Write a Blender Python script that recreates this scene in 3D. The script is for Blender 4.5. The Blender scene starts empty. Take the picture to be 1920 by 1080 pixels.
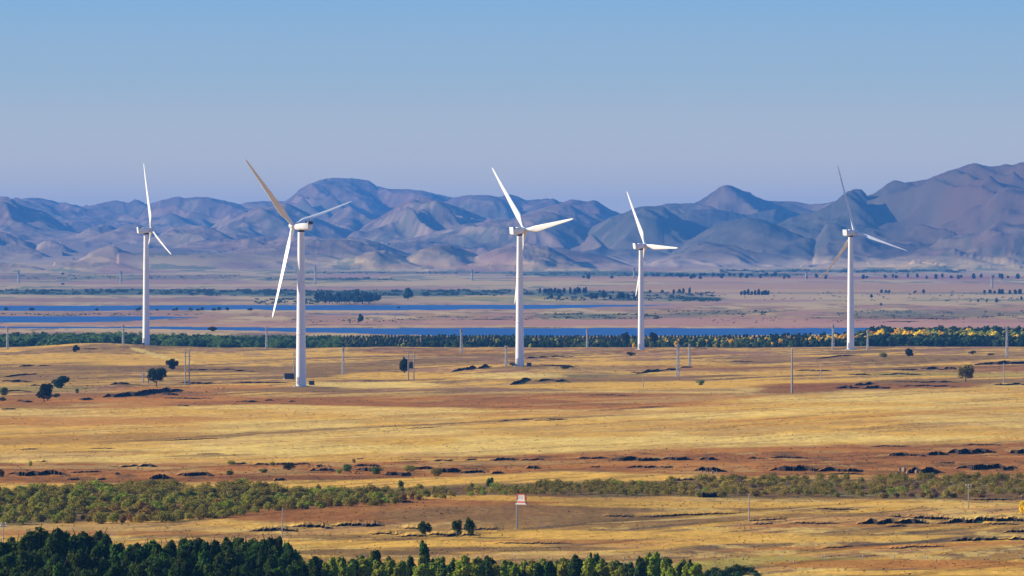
import bpy, math, random
import numpy as np

R = math.radians
C = bpy.context.scene.collection
S = bpy.context.scene

# ------------------------------------------------------------------ camera, sky, sun, exposure
F = 10667.0          # focal length in pixels of a 1920 px wide frame (200 mm lens)
H = 50.6             # eye height above the plain
HZ = 490.0           # row of the true horizon
cam = bpy.data.cameras.new("camera")
cam.sensor_width = 36.0
cam.lens = 36.0 * F / 1920.0
cam.shift_y = -(540.0 - HZ) / 1920.0
cam.clip_start = 5.0
cam.clip_end = 90000.0
camo = bpy.data.objects.new("camera", cam)
C.objects.link(camo)
camo.location = (0, 0, H)
camo.rotation_euler = (R(90), 0, 0)
S.camera = camo

SUN_EL, SUN_AZ = 21.0, 12.0      # sun on the left, 12 degrees beyond square
sdir = (-math.cos(R(SUN_EL)) * math.cos(R(SUN_AZ)), math.cos(R(SUN_EL)) * math.sin(R(SUN_AZ)), math.sin(R(SUN_EL)))
sun = bpy.data.lights.new("sun", 'SUN')
sun.energy = 5.0
sun.angle = R(0.5)
sun.color = (1.0, 0.87, 0.66)
suno = bpy.data.objects.new("sun", sun)
C.objects.link(suno)
from mathutils import Vector
suno.rotation_euler = Vector(sdir).to_track_quat('Z', 'Y').to_euler()

w = bpy.data.worlds.new("World")
S.world = w
w.use_nodes = True
nt = w.node_tree
nt.nodes.clear()
out = nt.nodes.new('ShaderNodeOutputWorld')
bg = nt.nodes.new('ShaderNodeBackground')
sky = nt.nodes.new('ShaderNodeTexSky')
sky.sky_type = 'NISHITA'
sky.sun_disc = False
sky.sun_elevation = R(SUN_EL)
sky.sun_rotation = math.atan2(sdir[0], sdir[1])
sky.air_density = 1.0
sky.dust_density = 0.4
sky.ozone_density = 2.5
tc = nt.nodes.new('ShaderNodeTexCoord')
sp = nt.nodes.new('ShaderNodeSeparateXYZ')
nt.links.new(tc.outputs['Generated'], sp.inputs[0])
# clear blue air that pales to lavender at the horizon, as a function of elevation
rp = nt.nodes.new('ShaderNodeValToRGB')
mp = nt.nodes.new('ShaderNodeMapRange')
mp.inputs[1].default_value = 0.0
mp.inputs[2].default_value = 0.25
nt.links.new(sp.outputs['Z'], mp.inputs[0])
nt.links.new(mp.outputs[0], rp.inputs[0])
SKY = [(0.0, (8.2, 6.6, 3.9)), (0.045, (7.8, 6.4, 4.0)), (0.071, (6.5, 6.0, 4.5)), (0.124, (3.9, 4.9, 5.2)), (0.18, (2.6, 4.3, 5.9)), (0.27, (1.4, 3.9, 7.6)), (0.45, (0.8, 3.2, 8.6)), (1.0, (0.5, 2.2, 8.2))]
el = rp.color_ramp.elements
while len(el) < len(SKY):
    el.new(0.5)
for e, (p, c) in zip(el, SKY):
    e.position = p
    e.color = (c[0], c[1], c[2], 1)
mk = nt.nodes.new('ShaderNodeMapRange')
mk.interpolation_type = 'SMOOTHSTEP'
mk.inputs[1].default_value = 0.12
mk.inputs[2].default_value = 0.45
mx = nt.nodes.new('ShaderNodeMix')
mx.data_type = 'RGBA'
nt.links.new(sp.outputs['Z'], mk.inputs[0])
nt.links.new(mk.outputs[0], mx.inputs[0])
nt.links.new(rp.outputs[0], mx.inputs[6])
tn = nt.nodes.new('ShaderNodeMix'); tn.data_type = 'RGBA'; tn.blend_type = 'MULTIPLY'; tn.inputs[0].default_value = 1.0
tn.inputs[7].default_value = (0.62, 0.92, 1.35, 1)
nt.links.new(sky.outputs[0], tn.inputs[6])
nt.links.new(tn.outputs[2], mx.inputs[7])
nt.links.new(mx.outputs[2], bg.inputs[0])
bg.inputs[1].default_value = 0.072
nt.links.new(bg.outputs[0], out.inputs[0])

S.view_settings.view_transform = 'Standard'
S.view_settings.look = 'None'
S.view_settings.exposure = 0.68
S.view_settings.gamma = 1.0
S.cycles.max_bounces = 4
S.cycles.diffuse_bounces = 2
S.cycles.glossy_bounces = 2
S.cycles.volume_bounces = 0
S.cycles.use_denoising = True

# ------------------------------------------------------------------ noise
def _h(ix, iy, s):
    ix = ix.astype(np.int64); iy = iy.astype(np.int64)
    n = (ix * 374761393 + iy * 668265263 + s * 974711) & 0xffffffff
    n = ((n ^ (n >> 13)) * 1274126177) & 0xffffffff
    n = (n ^ (n >> 16)) & 0xffff
    return n / 65535.0

def vn(x, y, s=0):
    x = np.asarray(x, float); y = np.asarray(y, float)
    x, y = np.broadcast_arrays(x, y)
    ix = np.floor(x); iy = np.floor(y)
    fx = x - ix; fy = y - iy
    fx = fx * fx * fx * (fx * (fx * 6 - 15) + 10); fy = fy * fy * fy * (fy * (fy * 6 - 15) + 10)
    a = _h(ix, iy, s); b = _h(ix + 1, iy, s); c = _h(ix, iy + 1, s); d = _h(ix + 1, iy + 1, s)
    return (a + (b - a) * fx) * (1 - fy) + (c + (d - c) * fx) * fy

def fbm(x, y, s=0, o=4, g=0.5):
    t = 0; a = 1.0; n = 0
    for i in range(o):
        t = t + a * (vn(x * 2 ** i + 17.3 * i, y * 2 ** i - 9.1 * i, s + i) * 2 - 1)
        n += a; a *= g
    return t / n

def ridged(x, y, s=0, o=4):
    t = 0; a = 1.0; n = 0
    for i in range(o):
        v = 1 - np.abs(vn(x * 2 ** i + 5.3 * i, y * 2 ** i + 2.7 * i, s + i) * 2 - 1)
        t = t + a * v * v; n += a; a *= 0.5
    return t / n

def sm(x, a, b):
    t = np.clip((x - a) / (b - a), 0, 1)
    return t * t * (3 - 2 * t)

# ------------------------------------------------------------------ terrain height
# photo coordinates (1920 x 1080) are used only as a survey: column -> bearing, distance -> metres
def plane_y(d, z=0.0):
    return HZ + (H - z) * F / d

WATER = -4.0
# each body of water: bearing column, near and far shore as seen on the level water
WB = [
    ([-900, 0, 250, 330, 500, 640, 850, 1280, 1640, 1690], [616, 616, 617, 619, 622, 625, 631, 631, 628, 620],
     [611, 612, 613, 613, 614, 615, 615, 615, 615, 618]),
    ([-900, 0, 150, 260, 330, 385], [607, 606, 605, 602, 598, 595], [593, 593, 593, 593, 594, 595]),
    ([-900, 0, 170, 500, 640, 1000, 1160, 1340, 1350], [583, 583, 583, 581, 582, 580, 576, 570.5, 570],
     [572, 573, 573, 572, 572, 571, 570.5, 570, 570]),
    ([560, 600, 780, 830], [590, 591, 590, 589.5], [590, 589, 588.6, 589.5]),
]

def water_mask(u, y):
    m = np.zeros(np.broadcast(u, y).shape)
    for cu, lo, hi in WB:
        b = np.interp(u, cu, lo); t = np.interp(u, cu, hi)
        wv = 0.8 * fbm(u / 60.0, 0 * u + cu[1] * .01, 71, 3)
        ok = (u > cu[0]) & (u < cu[-1])
        m = np.maximum(m, np.where(ok, np.minimum(sm(b + wv - y, -0.3, 0.6), sm(y - t - wv, -0.3, 0.6)), 0))
    return m

BD = [6900, 8000, 9000, 10000, 11500, 13000, 15000, 18000, 22000, 30000, 40000]
BR = [573, 556, 540, 528, 516, 508, 500, 494, 490, 489, 489]
BL = [573, 556, 541, 529, 515, 504, 484, 458, 436, 425, 430]

def ztab(d, ys):
    zs = [H - (y - HZ) * dd / F for dd, y in zip(BD, ys)]
    return np.interp(d, BD, zs)

# ridge, distance, front run, back run, spur strength, skyline points
RG = [
    (26000, 2600, 2500, .30, [(-900, 420), (-500, 385), (-200, 400), (-60, 392), (25, 380), (45, 373), (70, 372), (100, 376), (120, 384), (155, 390), (170, 388), (190, 382), (215, 380),
      (235, 384), (245, 385), (255, 380), (270, 381), (285, 388), (300, 380), (320, 375), (350, 380), (410, 385), (460, 383), (500, 388), (560, 400)]),
    (24500, 2400, 2500, .30, [(270, 400), (300, 379), (320, 373), (333, 369), (342, 374), (350, 373), (375, 371), (395, 371), (410, 374), (430, 379), (445, 385), (480, 397), (520, 420)]),
    (25500, 3000, 2600, .42, [(440, 392), (460, 381), (490, 378), (515, 379), (530, 380), (545, 371), (560, 357), (575, 347), (600, 337), (625, 333), (660, 334), (690, 338), (698, 343), (706, 349),
      (730, 354), (760, 355), (790, 357), (810, 362), (840, 369), (855, 372), (900, 390), (940, 410)]),
    (24000, 2400, 2500, .36, [(820, 385), (850, 371), (880, 366), (915, 366), (935, 369), (955, 364), (967, 367), (985, 375), (1005, 374), (1025, 372), (1045, 377),
      (1056, 379), (1080, 395), (1110, 410)]),
    (21500, 2100, 2200, .34, [(980, 410), (1010, 392), (1040, 384), (1056, 379), (1070, 374), (1090, 376), (1100, 378), (1112, 375), (1120, 377), (1132, 385), (1145, 393), (1160, 399), (1190, 415), (1220, 430)]),
    (21000, 2100, 2200, .30, [(-900, 400), (-300, 380), (-100, 378), (-20, 372), (0, 369), (12, 368), (20, 372), (33, 382), (50, 388), (85, 397), (105, 411), (130, 430), (160, 440)]),
    (20500, 1800, 2000, .30, [(400, 430), (430, 412), (460, 403), (490, 392), (520, 385), (535, 383), (555, 392), (580, 402), (605, 413), (640, 428), (670, 442)]),
    (21200, 1600, 1800, .30, [(600, 425), (625, 403), (645, 390), (657, 386), (675, 396), (700, 411), (725, 432), (740, 445)]),
    (19800, 2000, 2000, .34, [(660, 440), (690, 420), (720, 402), (750, 384), (772, 373), (788, 370), (805, 371), (820, 376), (840, 382), (870, 392), (900, 405), (920, 414), (950, 430)]),
    (18300, 1900, 1900, .32, [(720, 470), (760, 450), (830, 432), (880, 420), (930, 412), (960, 411), (990, 402), (1015, 397), (1035, 397), (1060, 407), (1085, 417), (1105, 428), (1130, 455), (1150, 470)]),
    (20000, 1900, 1900, .30, [(940, 425), (980, 402), (1010, 392), (1035, 386), (1055, 384), (1072, 385), (1090, 397), (1110, 407), (1130, 416), (1160, 435)]),
    (18000, 2000, 1900, .30, [(1060, 480), (1085, 450), (1110, 427), (1140, 413), (1175, 400), (1195, 392), (1220, 390), (1243, 391), (1262, 400), (1280, 417), (1300, 437), (1340, 460)]),
    (20500, 1800, 1900, .32, [(1170, 420), (1200, 398), (1220, 389), (1250, 382), (1290, 381), (1306, 381), (1330, 390), (1360, 400), (1400, 420)]),
    (21000, 2100, 2200, .34, [(1270, 410), (1305, 380), (1325, 368), (1345, 354), (1360, 347), (1372, 348), (1385, 354), (1400, 361), (1430, 375), (1445, 377), (1465, 377),
      (1490, 378), (1520, 383), (1550, 381), (1580, 374), (1610, 380), (1650, 400)]),
    (19000, 1700, 1700, .30, [(1240, 430), (1270, 405), (1300, 393), (1340, 392), (1375, 398), (1400, 403), (1430, 396), (1455, 391), (1475, 398), (1500, 415), (1540, 440)]),
    (16500, 1900, 1700, .30, [(1200, 500), (1250, 480), (1290, 452), (1330, 427), (1370, 413), (1400, 407), (1430, 411), (1460, 423), (1490, 433), (1512, 440), (1530, 460), (1560, 482), (1600, 498)]),
    (17000, 2000, 1900, .34, [(1400, 455), (1440, 432), (1480, 414), (1520, 402), (1560, 385), (1585, 370), (1600, 363), (1612, 363), (1630, 369), (1655, 382), (1672, 397), (1690, 420), (1705, 440), (1740, 460)]),
    (17600, 3400, 2500, .54, [(1560, 410), (1600, 385), (1620, 370), (1640, 365), (1655, 356), (1670, 348), (1700, 342), (1740, 337), (1760, 328), (1780, 320), (1800, 314), (1815, 308), (1830, 306), (1842, 309),
      (1855, 312), (1880, 310), (1900, 309), (1912, 305), (1930, 303), (2000, 304), (2200, 315), (2500, 350), (2900, 420)]),
    (15900, 2200, 2600, .40, [(1620, 495), (1670, 478), (1720, 458), (1770, 425), (1810, 394), (1850, 364), (1870, 348), (1887, 342), (1920, 350), (1990, 340), (2200, 380), (2400, 450)]),
    (18800, 1200, 1200, .30, [(80, 450), (120, 446), (150, 437), (172, 426), (193, 420), (210, 424), (225, 431), (245, 444), (260, 452)]),
    (18500, 1200, 1200, .30, [(170, 452), (200, 436), (225, 427), (245, 421), (262, 423), (285, 434), (305, 444), (330, 455)]),
    (18000, 1300, 1300, .30, [(270, 455), (300, 440), (325, 426), (350, 424), (375, 423), (392, 427), (410, 434), (425, 442), (445, 455), (470, 465)]),
    (21500, 1500, 1500, .30, [(380, 435), (410, 418), (430, 404), (460, 400), (490, 401), (520, 408), (560, 425), (600, 440)]),
    (16800, 1200, 1200, .28, [(290, 480), (320, 468), (345, 458), (380, 452), (420, 452), (445, 451), (470, 445), (500, 443), (530, 447), (560, 455), (600, 465)]),
    (16300, 1000, 1000, .28, [(-300, 430), (-60, 432), (0, 437), (20, 443), (40, 451), (60, 458)]),
    (16000, 600, 700, .25, [(55, 462), (75, 457), (95, 456), (115, 460), (130, 466)]),
    (15200, 600, 700, .25, [(-60, 458), (0, 461), (30, 463), (50, 466), (80, 472)]),
    (14300, 700, 800, .28, [(160, 478), (180, 468), (195, 463), (204, 460), (222, 467), (245, 474), (270, 481)]),
    (12800, 700, 700, .25, [(90, 506), (130, 499), (160, 495), (190, 492), (215, 496), (240, 501), (270, 507)]),
    (12800, 700, 700, .25, [(-300, 495), (-60, 488), (0, 491), (30, 495), (60, 499), (90, 505)]),
    (15800, 2300, 1200, .10, [(280, 503), (330, 494), (400, 479), (450, 468), (500, 459), (560, 452), (620, 447), (660, 445), (690, 449), (720, 458), (745, 468), (780, 480), (830, 490)]),
    (14000, 900, 800, .24, [(610, 496), (645, 486), (670, 478), (692, 471), (705, 471), (722, 469), (740, 474), (765, 484), (800, 494)]),
    (14400, 900, 800, .24, [(740, 495), (770, 480), (800, 467), (815, 460), (842, 459), (860, 464), (885, 473), (905, 482), (950, 494)]),
    (14000, 1000, 900, .22, [(860, 498), (895, 480), (930, 466), (960, 461), (1000, 463), (1030, 466), (1050, 475), (1070, 486), (1095, 500), (1120, 508)]),
    (14800, 1000, 900, .22, [(980, 485), (1020, 471), (1060, 467), (1100, 473), (1130, 480), (1155, 489), (1190, 500), (1215, 508)]),
    (14500, 1200, 900, .10, [(1480, 503), (1560, 496), (1640, 489), (1700, 480), (1740, 472), (1765, 468), (1800, 470), (1850, 479), (1920, 485), (2100, 480), (2400, 500)]),
]

def height(u, d):
    """terrain height in metres at bearing column u and distance d"""
    u = np.asarray(u, float); d = np.asarray(d, float)
    x = (u - 960.0) / F * d
    zn = 0.55 * fbm(x / 70.0, d / 150.0, 3, 3) + 0.16 * fbm(x / 14.0, d / 30.0, 9, 3)
    zn = zn * sm(d, 500, 900)
    # named swells of the near plain: column, distance, half width px, half depth m, height m
    for cu, cd, ru, rd, hh in [(190, 3230, 170, 160, 4.2), (990, 2660, 170, 130, 2.2), (1020, 2420, 120, 90, 1.6),
                               (640, 1130, 330, 60, 1.7), (980, 1165, 240, 60, 2.2), (1700, 2950, 260, 150, 1.5), (1280, 3200, 90, 120, 1.4),
                               (560, 2300, 110, 70, .9), (1350, 2150, 200, 60, 1.2), (1650, 1800, 500, 180, 2.2), (700, 3250, 160, 100, 1.6), (230, 2280, 100, 40, 1.3)]:
        q = ((u - cu) / ru) ** 2 + ((d - cd) / rd) ** 2
        zn = zn + hh * np.exp(-q * 1.6)
    edge = 3340 + 60 * fbm(u / 260.0, 0 * u, 31, 3)
    low = -3.3 + 0.25 * fbm(x / 160.0, d / 260.0, 5, 3)
    k = sm(d, edge, edge + 110)
    z = zn * (1 - k) + low * k
    wm = water_mask(u, plane_y(d, WATER))
    z = z * (1 - wm) + (-5.2) * wm
    # the rising far plain
    f = sm(u, 300, 720)
    far = ztab(d, BR) * f + ztab(d, BL) * (1 - f)
    far = far + sm(d, 8000, 16000) * 6.0 * fbm(x / 900.0, d / 1100.0, 11, 4) + sm(d, 14000, 20000) * 10 * (fbm(x / 1500.0, d / 1500.0, 12, 4))
    kf = sm(d, 6950, 7400)
    z = z * (1 - kf) + far * kf
    big = np.asarray(d > 10500)
    if big.any():
        add = np.full(z.shape, -1e9)
        ub = np.broadcast_to(u, z.shape); db = np.broadcast_to(d, z.shape); xb = np.broadcast_to(x, z.shape)
        for i, (rd, fr, bk, sp_, pts) in enumerate(RG):
            px = [p[0] for p in pts]; py = [p[1] for p in pts]
            sel = (db > rd - fr * 1.25) & (db < rd + bk * 1.25) & (ub > px[0] - 60) & (ub < px[-1] + 60)
            if not sel.any():
                continue
            uu = ub[sel]; dd = db[sel]; xx = xb[sel]
            fL = sm(uu, 300, 720)
            base = ztab(np.full(uu.shape, rd), BR) * fL + ztab(np.full(uu.shape, rd), BL) * (1 - fL)
            t = (dd - rd) / np.where(dd < rd, fr, bk)
            a = np.abs(t)
            # crest wanders sideways downhill so spurs curve away from the skyline
            warp = a * (60 * fbm(uu / 70.0, dd / 900.0, 40 + i, 3))
            us = uu + warp
            sg = 1.0 + 15.0 * a
            py_ = sum(wt_ * np.interp(us + kk * sg, px, py) for kk, wt_ in ((-1.6, .1), (-.8, .22), (0, .36), (.8, .22), (1.6, .1)))
            py_ = py_ + 0.8 * fbm(us / 7.0, 0 * us + i, 77, 3)
            zc = H + (HZ - py_) * rd / F
            end = sm(us, px[0] - 40, px[0] + 15) * (1 - sm(us, px[-1] - 15, px[-1] + 40))
            hh = np.maximum(zc - base, 0) * end - 25 * (1 - end)
            L = rd * 105.0 / F
            q = xx / L + 3.1 * i + .30 * (dd - rd) / L + 1.1 * fbm(xx / (2.6 * L), dd / 2400.0, 130 + i, 2) + .30 * fbm(xx / (.8 * L), dd / 1100.0, 150 + i, 2)
            s1 = 1.1 - np.sqrt((vn(q, dd / 6000.0 + i, 50 + i) * 2 - 1) ** 2 + .012); s2 = 1.1 - np.sqrt((vn(q * 2.3 + 7, dd / 4000.0 + i, 70 + i) * 2 - 1) ** 2 + .02)
            spur = (.74 * s1 + .26 * s2 - .5) * (.7 + .6 * vn(xx / (1.7 * L), dd / 3000.0, 170 + i))
            pr = np.clip(1 - a, 0, 1)
            pr = pr * pr * (3 - 2 * pr) * .55 + .45 * pr
            body = np.clip(4 * a * (1 - a), 0, 1)
            pr = pr + sp_ * body * spur * 2.1 + sp_ * .20 * np.clip(3 * a, 0, 1) * fbm(xx / 700.0 + i, dd / 1500.0, 90 + i, 3, .40)
            rough = (ridged(xx / 300.0 + .3 * dd / 300.0, dd / 620.0, 190 + i, 4) - .45) * np.clip(2.5 * a, 0, 1) * np.clip(hh / 60.0, 0, 1) * 56.0 * (.4 + 1.2 * vn(xx / 900.0, dd / 1500.0, 197 + i))
            zz = base + rough + hh * np.minimum(pr, 1.0 - .30 * a) - 30 * sm(a, 0.95, 1.2)
            cur = add[sel]
            add[sel] = np.maximum(cur, zz)
        k = 3.0
        dlt = np.clip(0.5 + 0.5 * (add - z) / k, 0, 1)
        z = z * (1 - dlt) + add * dlt + k * dlt * (1 - dlt)
    return z

# ------------------------------------------------------------------ terrain grid
uc = np.concatenate([np.linspace(-3600, -420, 40), np.arange(-400, -44, 12), np.arange(-40, 1962, 2.0), np.arange(1972, 2330, 12), np.linspace(2350, 5500, 40)])
vr = np.concatenate([np.array([5000, 3600, 2800, 2200, 1900, 1700]), np.arange(1560, 1112, -8), np.arange(1110, 575, -1.0)])
dr = np.concatenate([H * F / (vr - HZ), np.arange(6400, 14000, 30), np.arange(14000, 27500, 19), np.arange(27600, 36000, 700)])
U, D = np.meshgrid(uc, dr)
Z = height(U, D)
X = (U - 960.0) / F * D
PY = HZ - (Z - H) * F / D
NR, NC = U.shape
RMAX = np.minimum.accumulate(PY, axis=0)     # horizon line so far, for ray hits

def hz(x, d):
    """height of the built surface (bilinear)"""
    x = np.atleast_1d(np.asarray(x, float)); d = np.atleast_1d(np.asarray(d, float))
    u = 960 + x * F / d
    i = np.clip(np.searchsorted(uc, u) - 1, 0, NC - 2); j = np.clip(np.searchsorted(dr, d) - 1, 0, NR - 2)
    fu = (u - uc[i]) / (uc[i + 1] - uc[i]); fd = (d - dr[j]) / (dr[j + 1] - dr[j])
    return (Z[j, i] * (1 - fu) + Z[j, i + 1] * fu) * (1 - fd) + (Z[j + 1, i] * (1 - fu) + Z[j + 1, i + 1] * fu) * fd

def at(px, py):
    """where the sight line of a photo point first meets the ground"""
    i = int(np.clip(np.searchsorted(uc, px), 0, NC - 1))
    col = RMAX[:, i]
    j = int(np.argmax(col <= py))
    if col[j] > py:
        j = NR - 1
    if j == 0:
        d = dr[0]
    else:
        a, b = col[j - 1], col[j]
        t = (a - py) / max(a - b, 1e-6)
        d = dr[j - 1] + (dr[j] - dr[j - 1]) * min(max(t, 0), 1)
    x = (px - 960.0) / F * d
    return float(x), float(d), float(hz(x, d)[0])

# ------------------------------------------------------------------ materials
MATS = {}
def mat(name, col, rough=0.8, var=0.0, scale=1.0, island=0.0, obj=0.0, spec=0.3, dark=None, vcol=False, bump=0.0, bscale=1.0, metal=0.0):
    m = bpy.data.materials.new(name)
    m.use_nodes = True
    t = m.node_tree; N = t.nodes; L = t.links
    b = N['Principled BSDF']
    b.inputs['Roughness'].default_value = rough
    b.inputs['Specular IOR Level'].default_value = spec
    b.inputs['Metallic'].default_value = metal
    last = None
    if vcol:
        a = N.new('ShaderNodeAttribute'); a.attribute_name = 'Col'
        last = a.outputs['Color']
    else:
        c = N.new('ShaderNodeRGB'); c.outputs[0].default_value = (*col, 1)
        last = c.outputs[0]
    tc = N.new('ShaderNodeTexCoord')
    def mul(last, fac_socket, lo, hi):
        mr = N.new('ShaderNodeMapRange'); mr.inputs[3].default_value = lo; mr.inputs[4].default_value = hi
        L.new(fac_socket, mr.inputs[0])
        v = N.new('ShaderNodeVectorMath'); v.operation = 'SCALE'
        L.new(last, v.inputs[0]); L.new(mr.outputs[0], v.inputs[3])
        return v.outputs[0]
    if var:
        n = N.new('ShaderNodeTexNoise'); n.inputs['Scale'].default_value = scale; n.inputs['Detail'].default_value = 6; n.inputs['Roughness'].default_value = 0.65
        L.new(tc.outputs['Object'], n.inputs['Vector'])
        mr0 = N.new('ShaderNodeMapRange'); mr0.inputs[1].default_value = .3; mr0.inputs[2].default_value = .7
        L.new(n.outputs[0], mr0.inputs[0])
        last = mul(last, mr0.outputs[0], 1 - var, 1 + var)
    if island:
        g = N.new('ShaderNodeNewGeometry')
        last = mul(last, g.outputs['Random Per Island'], 1 - island, 1 + island)
    if obj:
        g = N.new('ShaderNodeObjectInfo')
        last = mul(last, g.outputs['Random'], 1 - obj, 1 + obj)
        hs = N.new('ShaderNodeHueSaturation')
        mr = N.new('ShaderNodeMapRange'); mr.inputs[3].default_value = .47; mr.inputs[4].default_value = .52
        L.new(g.outputs['Random'], mr.inputs[0]); L.new(mr.outputs[0], hs.inputs['Hue']); L.new(last, hs.inputs['Color'])
        last = hs.outputs[0]
    L.new(last, b.inputs['Base Color'])
    if bump:
        n = N.new('ShaderNodeTexNoise'); n.inputs['Scale'].default_value = bscale; n.inputs['Detail'].default_value = 5
        L.new(tc.outputs['Object'], n.inputs['Vector'])
        bp = N.new('ShaderNodeBump'); bp.inputs['Distance'].default_value = bump; bp.inputs['Strength'].default_value = 1.0
        L.new(n.outputs[0], bp.inputs['Height']); L.new(bp.outputs[0], b.inputs['Normal'])
    MATS[name] = m
    return m

M_ground = mat('dry_grass_and_soil', (0, 0, 0), .95, vcol=True, var=.22, scale=.35, spec=.05, bump=.30, bscale=.7)
M_water = mat('blue_lake_water', (.010, .055, .18), .35, var=.12, scale=.01, spec=.12, bump=.05, bscale=.6)
M_white = mat('white_turbine_paint', (.80, .81, .80), .42, var=.05, scale=.35, spec=.4)
M_dark = mat('dark_grey_metal', (.03, .035, .045), .5, var=.2, scale=2, spec=.4)
M_conc = mat('pale_concrete', (.36, .35, .32), .85, var=.15, scale=2)
M_galv = mat('galvanised_steel', (.33, .34, .35), .55, var=.12, scale=3, spec=.5)
M_earth = mat('shade_darkened_earth', (.034, .024, .020), .95, var=.5, scale=.8, spec=.05, bump=.3, bscale=1.2)  # dark soil, darkened further to put shade into the bank faces
M_track = mat('pale_wheel_track', (.62, .40, .11), .95, var=.15, scale=.3, spec=.05)
M_bark = mat('grey_brown_bark', (.09, .065, .045), .95, var=.3, scale=3, spec=.1)
M_red = mat('orange_red_sign_paint', (.72, .10, .025), .5, var=.05, scale=3)
M_wsign = mat('white_sign_paint', (.82, .80, .74), .5, var=.04, scale=3)
def leafm(name, col, isl=.45, ob=.22):
    m = mat(name, col, .8, island=isl, obj=ob, var=.30, scale=.6, spec=.12)
    t = m.node_tree; b = t.nodes['Principled BSDF']; o = t.nodes['Material Output']
    tr = t.nodes.new('ShaderNodeBsdfTranslucent'); mx_ = t.nodes.new('ShaderNodeMixShader'); mx_.inputs[0].default_value = .42
    t.links.new(b.inputs['Base Color'].links[0].from_socket, tr.inputs['Color'])
    t.links.new(b.outputs[0], mx_.inputs[1]); t.links.new(tr.outputs[0], mx_.inputs[2]); t.links.new(mx_.outputs[0], o.inputs['Surface'])
    return m
M_poplar = leafm('dark_green_poplar_leaves', (.048, .098, .010))
M_young = leafm('yellow_green_young_leaves', (.30, .34, .035))
M_willow = leafm('olive_willow_leaves', (.33, .30, .045))
M_rust = leafm('rust_and_olive_willow_leaves', (.36, .25, .055))
M_gold = leafm('golden_autumn_leaves', (.95, .64, .03))
M_lime = leafm('lime_yellow_leaves', (.46, .46, .06))
M_pine = leafm('blue_green_belt_leaves', (.030, .075, .026))
M_mid = leafm('mid_green_belt_leaves', (.13, .19, .04))
M_lone = leafm('dark_olive_tree_leaves', (.026, .042, .011))
M_far = leafm('far_grey_green_leaves', (.035, .062, .038))
M_dry = leafm('dry_brown_brush', (.20, .13, .08))
M_boulder = mat('tan_rock', (.34, .23, .14), .9, var=.3, scale=1.0, bump=.2, bscale=1.5)

# ------------------------------------------------------------------ mesh helpers
def mesh(name, V, Fc, m, parent=None, smooth=False):
    me = bpy.data.meshes.new(name)
    V = np.asarray(V, dtype=np.float32); 
    if isinstance(Fc, np.ndarray):
        nv = Fc.shape[1]; nf = Fc.shape[0]
        me.vertices.add(len(V)); me.vertices.foreach_set('co', V.ravel())
        me.loops.add(nf * nv); me.loops.foreach_set('vertex_index', Fc.astype(np.int32).ravel())
        me.polygons.add(nf); me.polygons.foreach_set('loop_start', np.arange(0, nf * nv, nv, dtype=np.int32))
        me.update(calc_edges=True)
    else:
        me.from_pydata([tuple(map(float, v)) for v in V], [], Fc)
    if smooth:
        me.polygons.foreach_set('use_smooth', [True] * len(me.polygons))
    if m is not None:
        me.materials.append(m)
    o = bpy.data.objects.new(name, me)
    C.objects.link(o)
    if parent is not None:
        o.parent = parent
    return o

def tag(o, label=None, cat=None, group=None, kind=None):
    if label: o['label'] = label
    if cat: o['category'] = cat
    if group: o['group'] = group
    if kind: o['kind'] = kind
    return o

def empty(name, loc, rz=0.0, sc=1.0):
    o = bpy.data.objects.new(name, None)
    C.objects.link(o)
    o.location = loc; o.rotation_euler = (0, 0, rz); o.scale = (sc, sc, sc)
    o.empty_display_size = 1
    return o

def copy_tree(o, parent=None):
    c = o.copy()
    C.objects.link(c)
    c.parent = parent
    for ch in [k for k in bpy.data.objects if k.parent == o] if len(o.children) else []:
        copy_tree(ch, c)
    return c

class MB:
    def __init__(s): s.V = []; s.F = []
    def add(s, V, Fc):
        n = len(s.V); s.V += [tuple(v) for v in V]; s.F += [[i + n for i in f] for f in Fc]
    def box(s, x0, x1, y0, y1, z0, z1, bev=0.0):
        V = [(x0, y0, z0), (x1, y0, z0), (x1, y1, z0), (x0, y1, z0), (x0, y0, z1), (x1, y0, z1), (x1, y1, z1), (x0, y1, z1)]
        s.add(V, [[0, 3, 2, 1], [4, 5, 6, 7], [0, 1, 5, 4], [1, 2, 6, 5], [2, 3, 7, 6], [3, 0, 4, 7]])
    def tube(s, pts, rad, n=8, cap=True):
        pts = [Vector(p) for p in pts]
        ring = []
        V = []; Fc = []
        for i, p in enumerate(pts):
            a = pts[max(i - 1, 0)]; b = pts[min(i + 1, len(pts) - 1)]
            t = (b - a).normalized()
            up = Vector((0, 0, 1)) if abs(t.z) < .9 else Vector((1, 0, 0))
            e1 = t.cross(up).normalized(); e2 = t.cross(e1)
            for k in range(n):
                an = 2 * math.pi * k / n
                V.append(p + (e1 * math.cos(an) + e2 * math.sin(an)) * rad[i])
        for i in range(len(pts) - 1):
            for k in range(n):
                Fc.append([i * n + k, i * n + (k + 1) % n, (i + 1) * n + (k + 1) % n, (i + 1) * n + k])
        if cap:
            Fc.append(list(range(n))[::-1]); Fc.append([(len(pts) - 1) * n + k for k in range(n)])
        s.add(V, Fc)
    def build(s, name, m, parent=None, smooth=False):
        return mesh(name, s.V, s.F, m, parent, smooth)
# ------------------------------------------------------------------ ground colour: real patches of grass, soil and scrub
def col3(c): return np.array(c, float)
GOLD = col3((.74, .42, .068)); PALE = col3((.83, .57, .145)); SOIL = col3((.30, .115, .025)); RUST = col3((.50, .20, .035))
BROWN = col3((.26, .145, .045)); DARK = col3((.07, .05, .03)); TAN = col3((.50, .30, .085)); PINK = col3((.40, .25, .12))
SAND = col3((.54, .38, .18)); SCRUB = col3((.085, .12, .07)); OLIVE = col3((.22, .20, .07)); MEADOW = col3((.40, .31, .06))
REDP = col3((.45, .27, .14))

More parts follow.
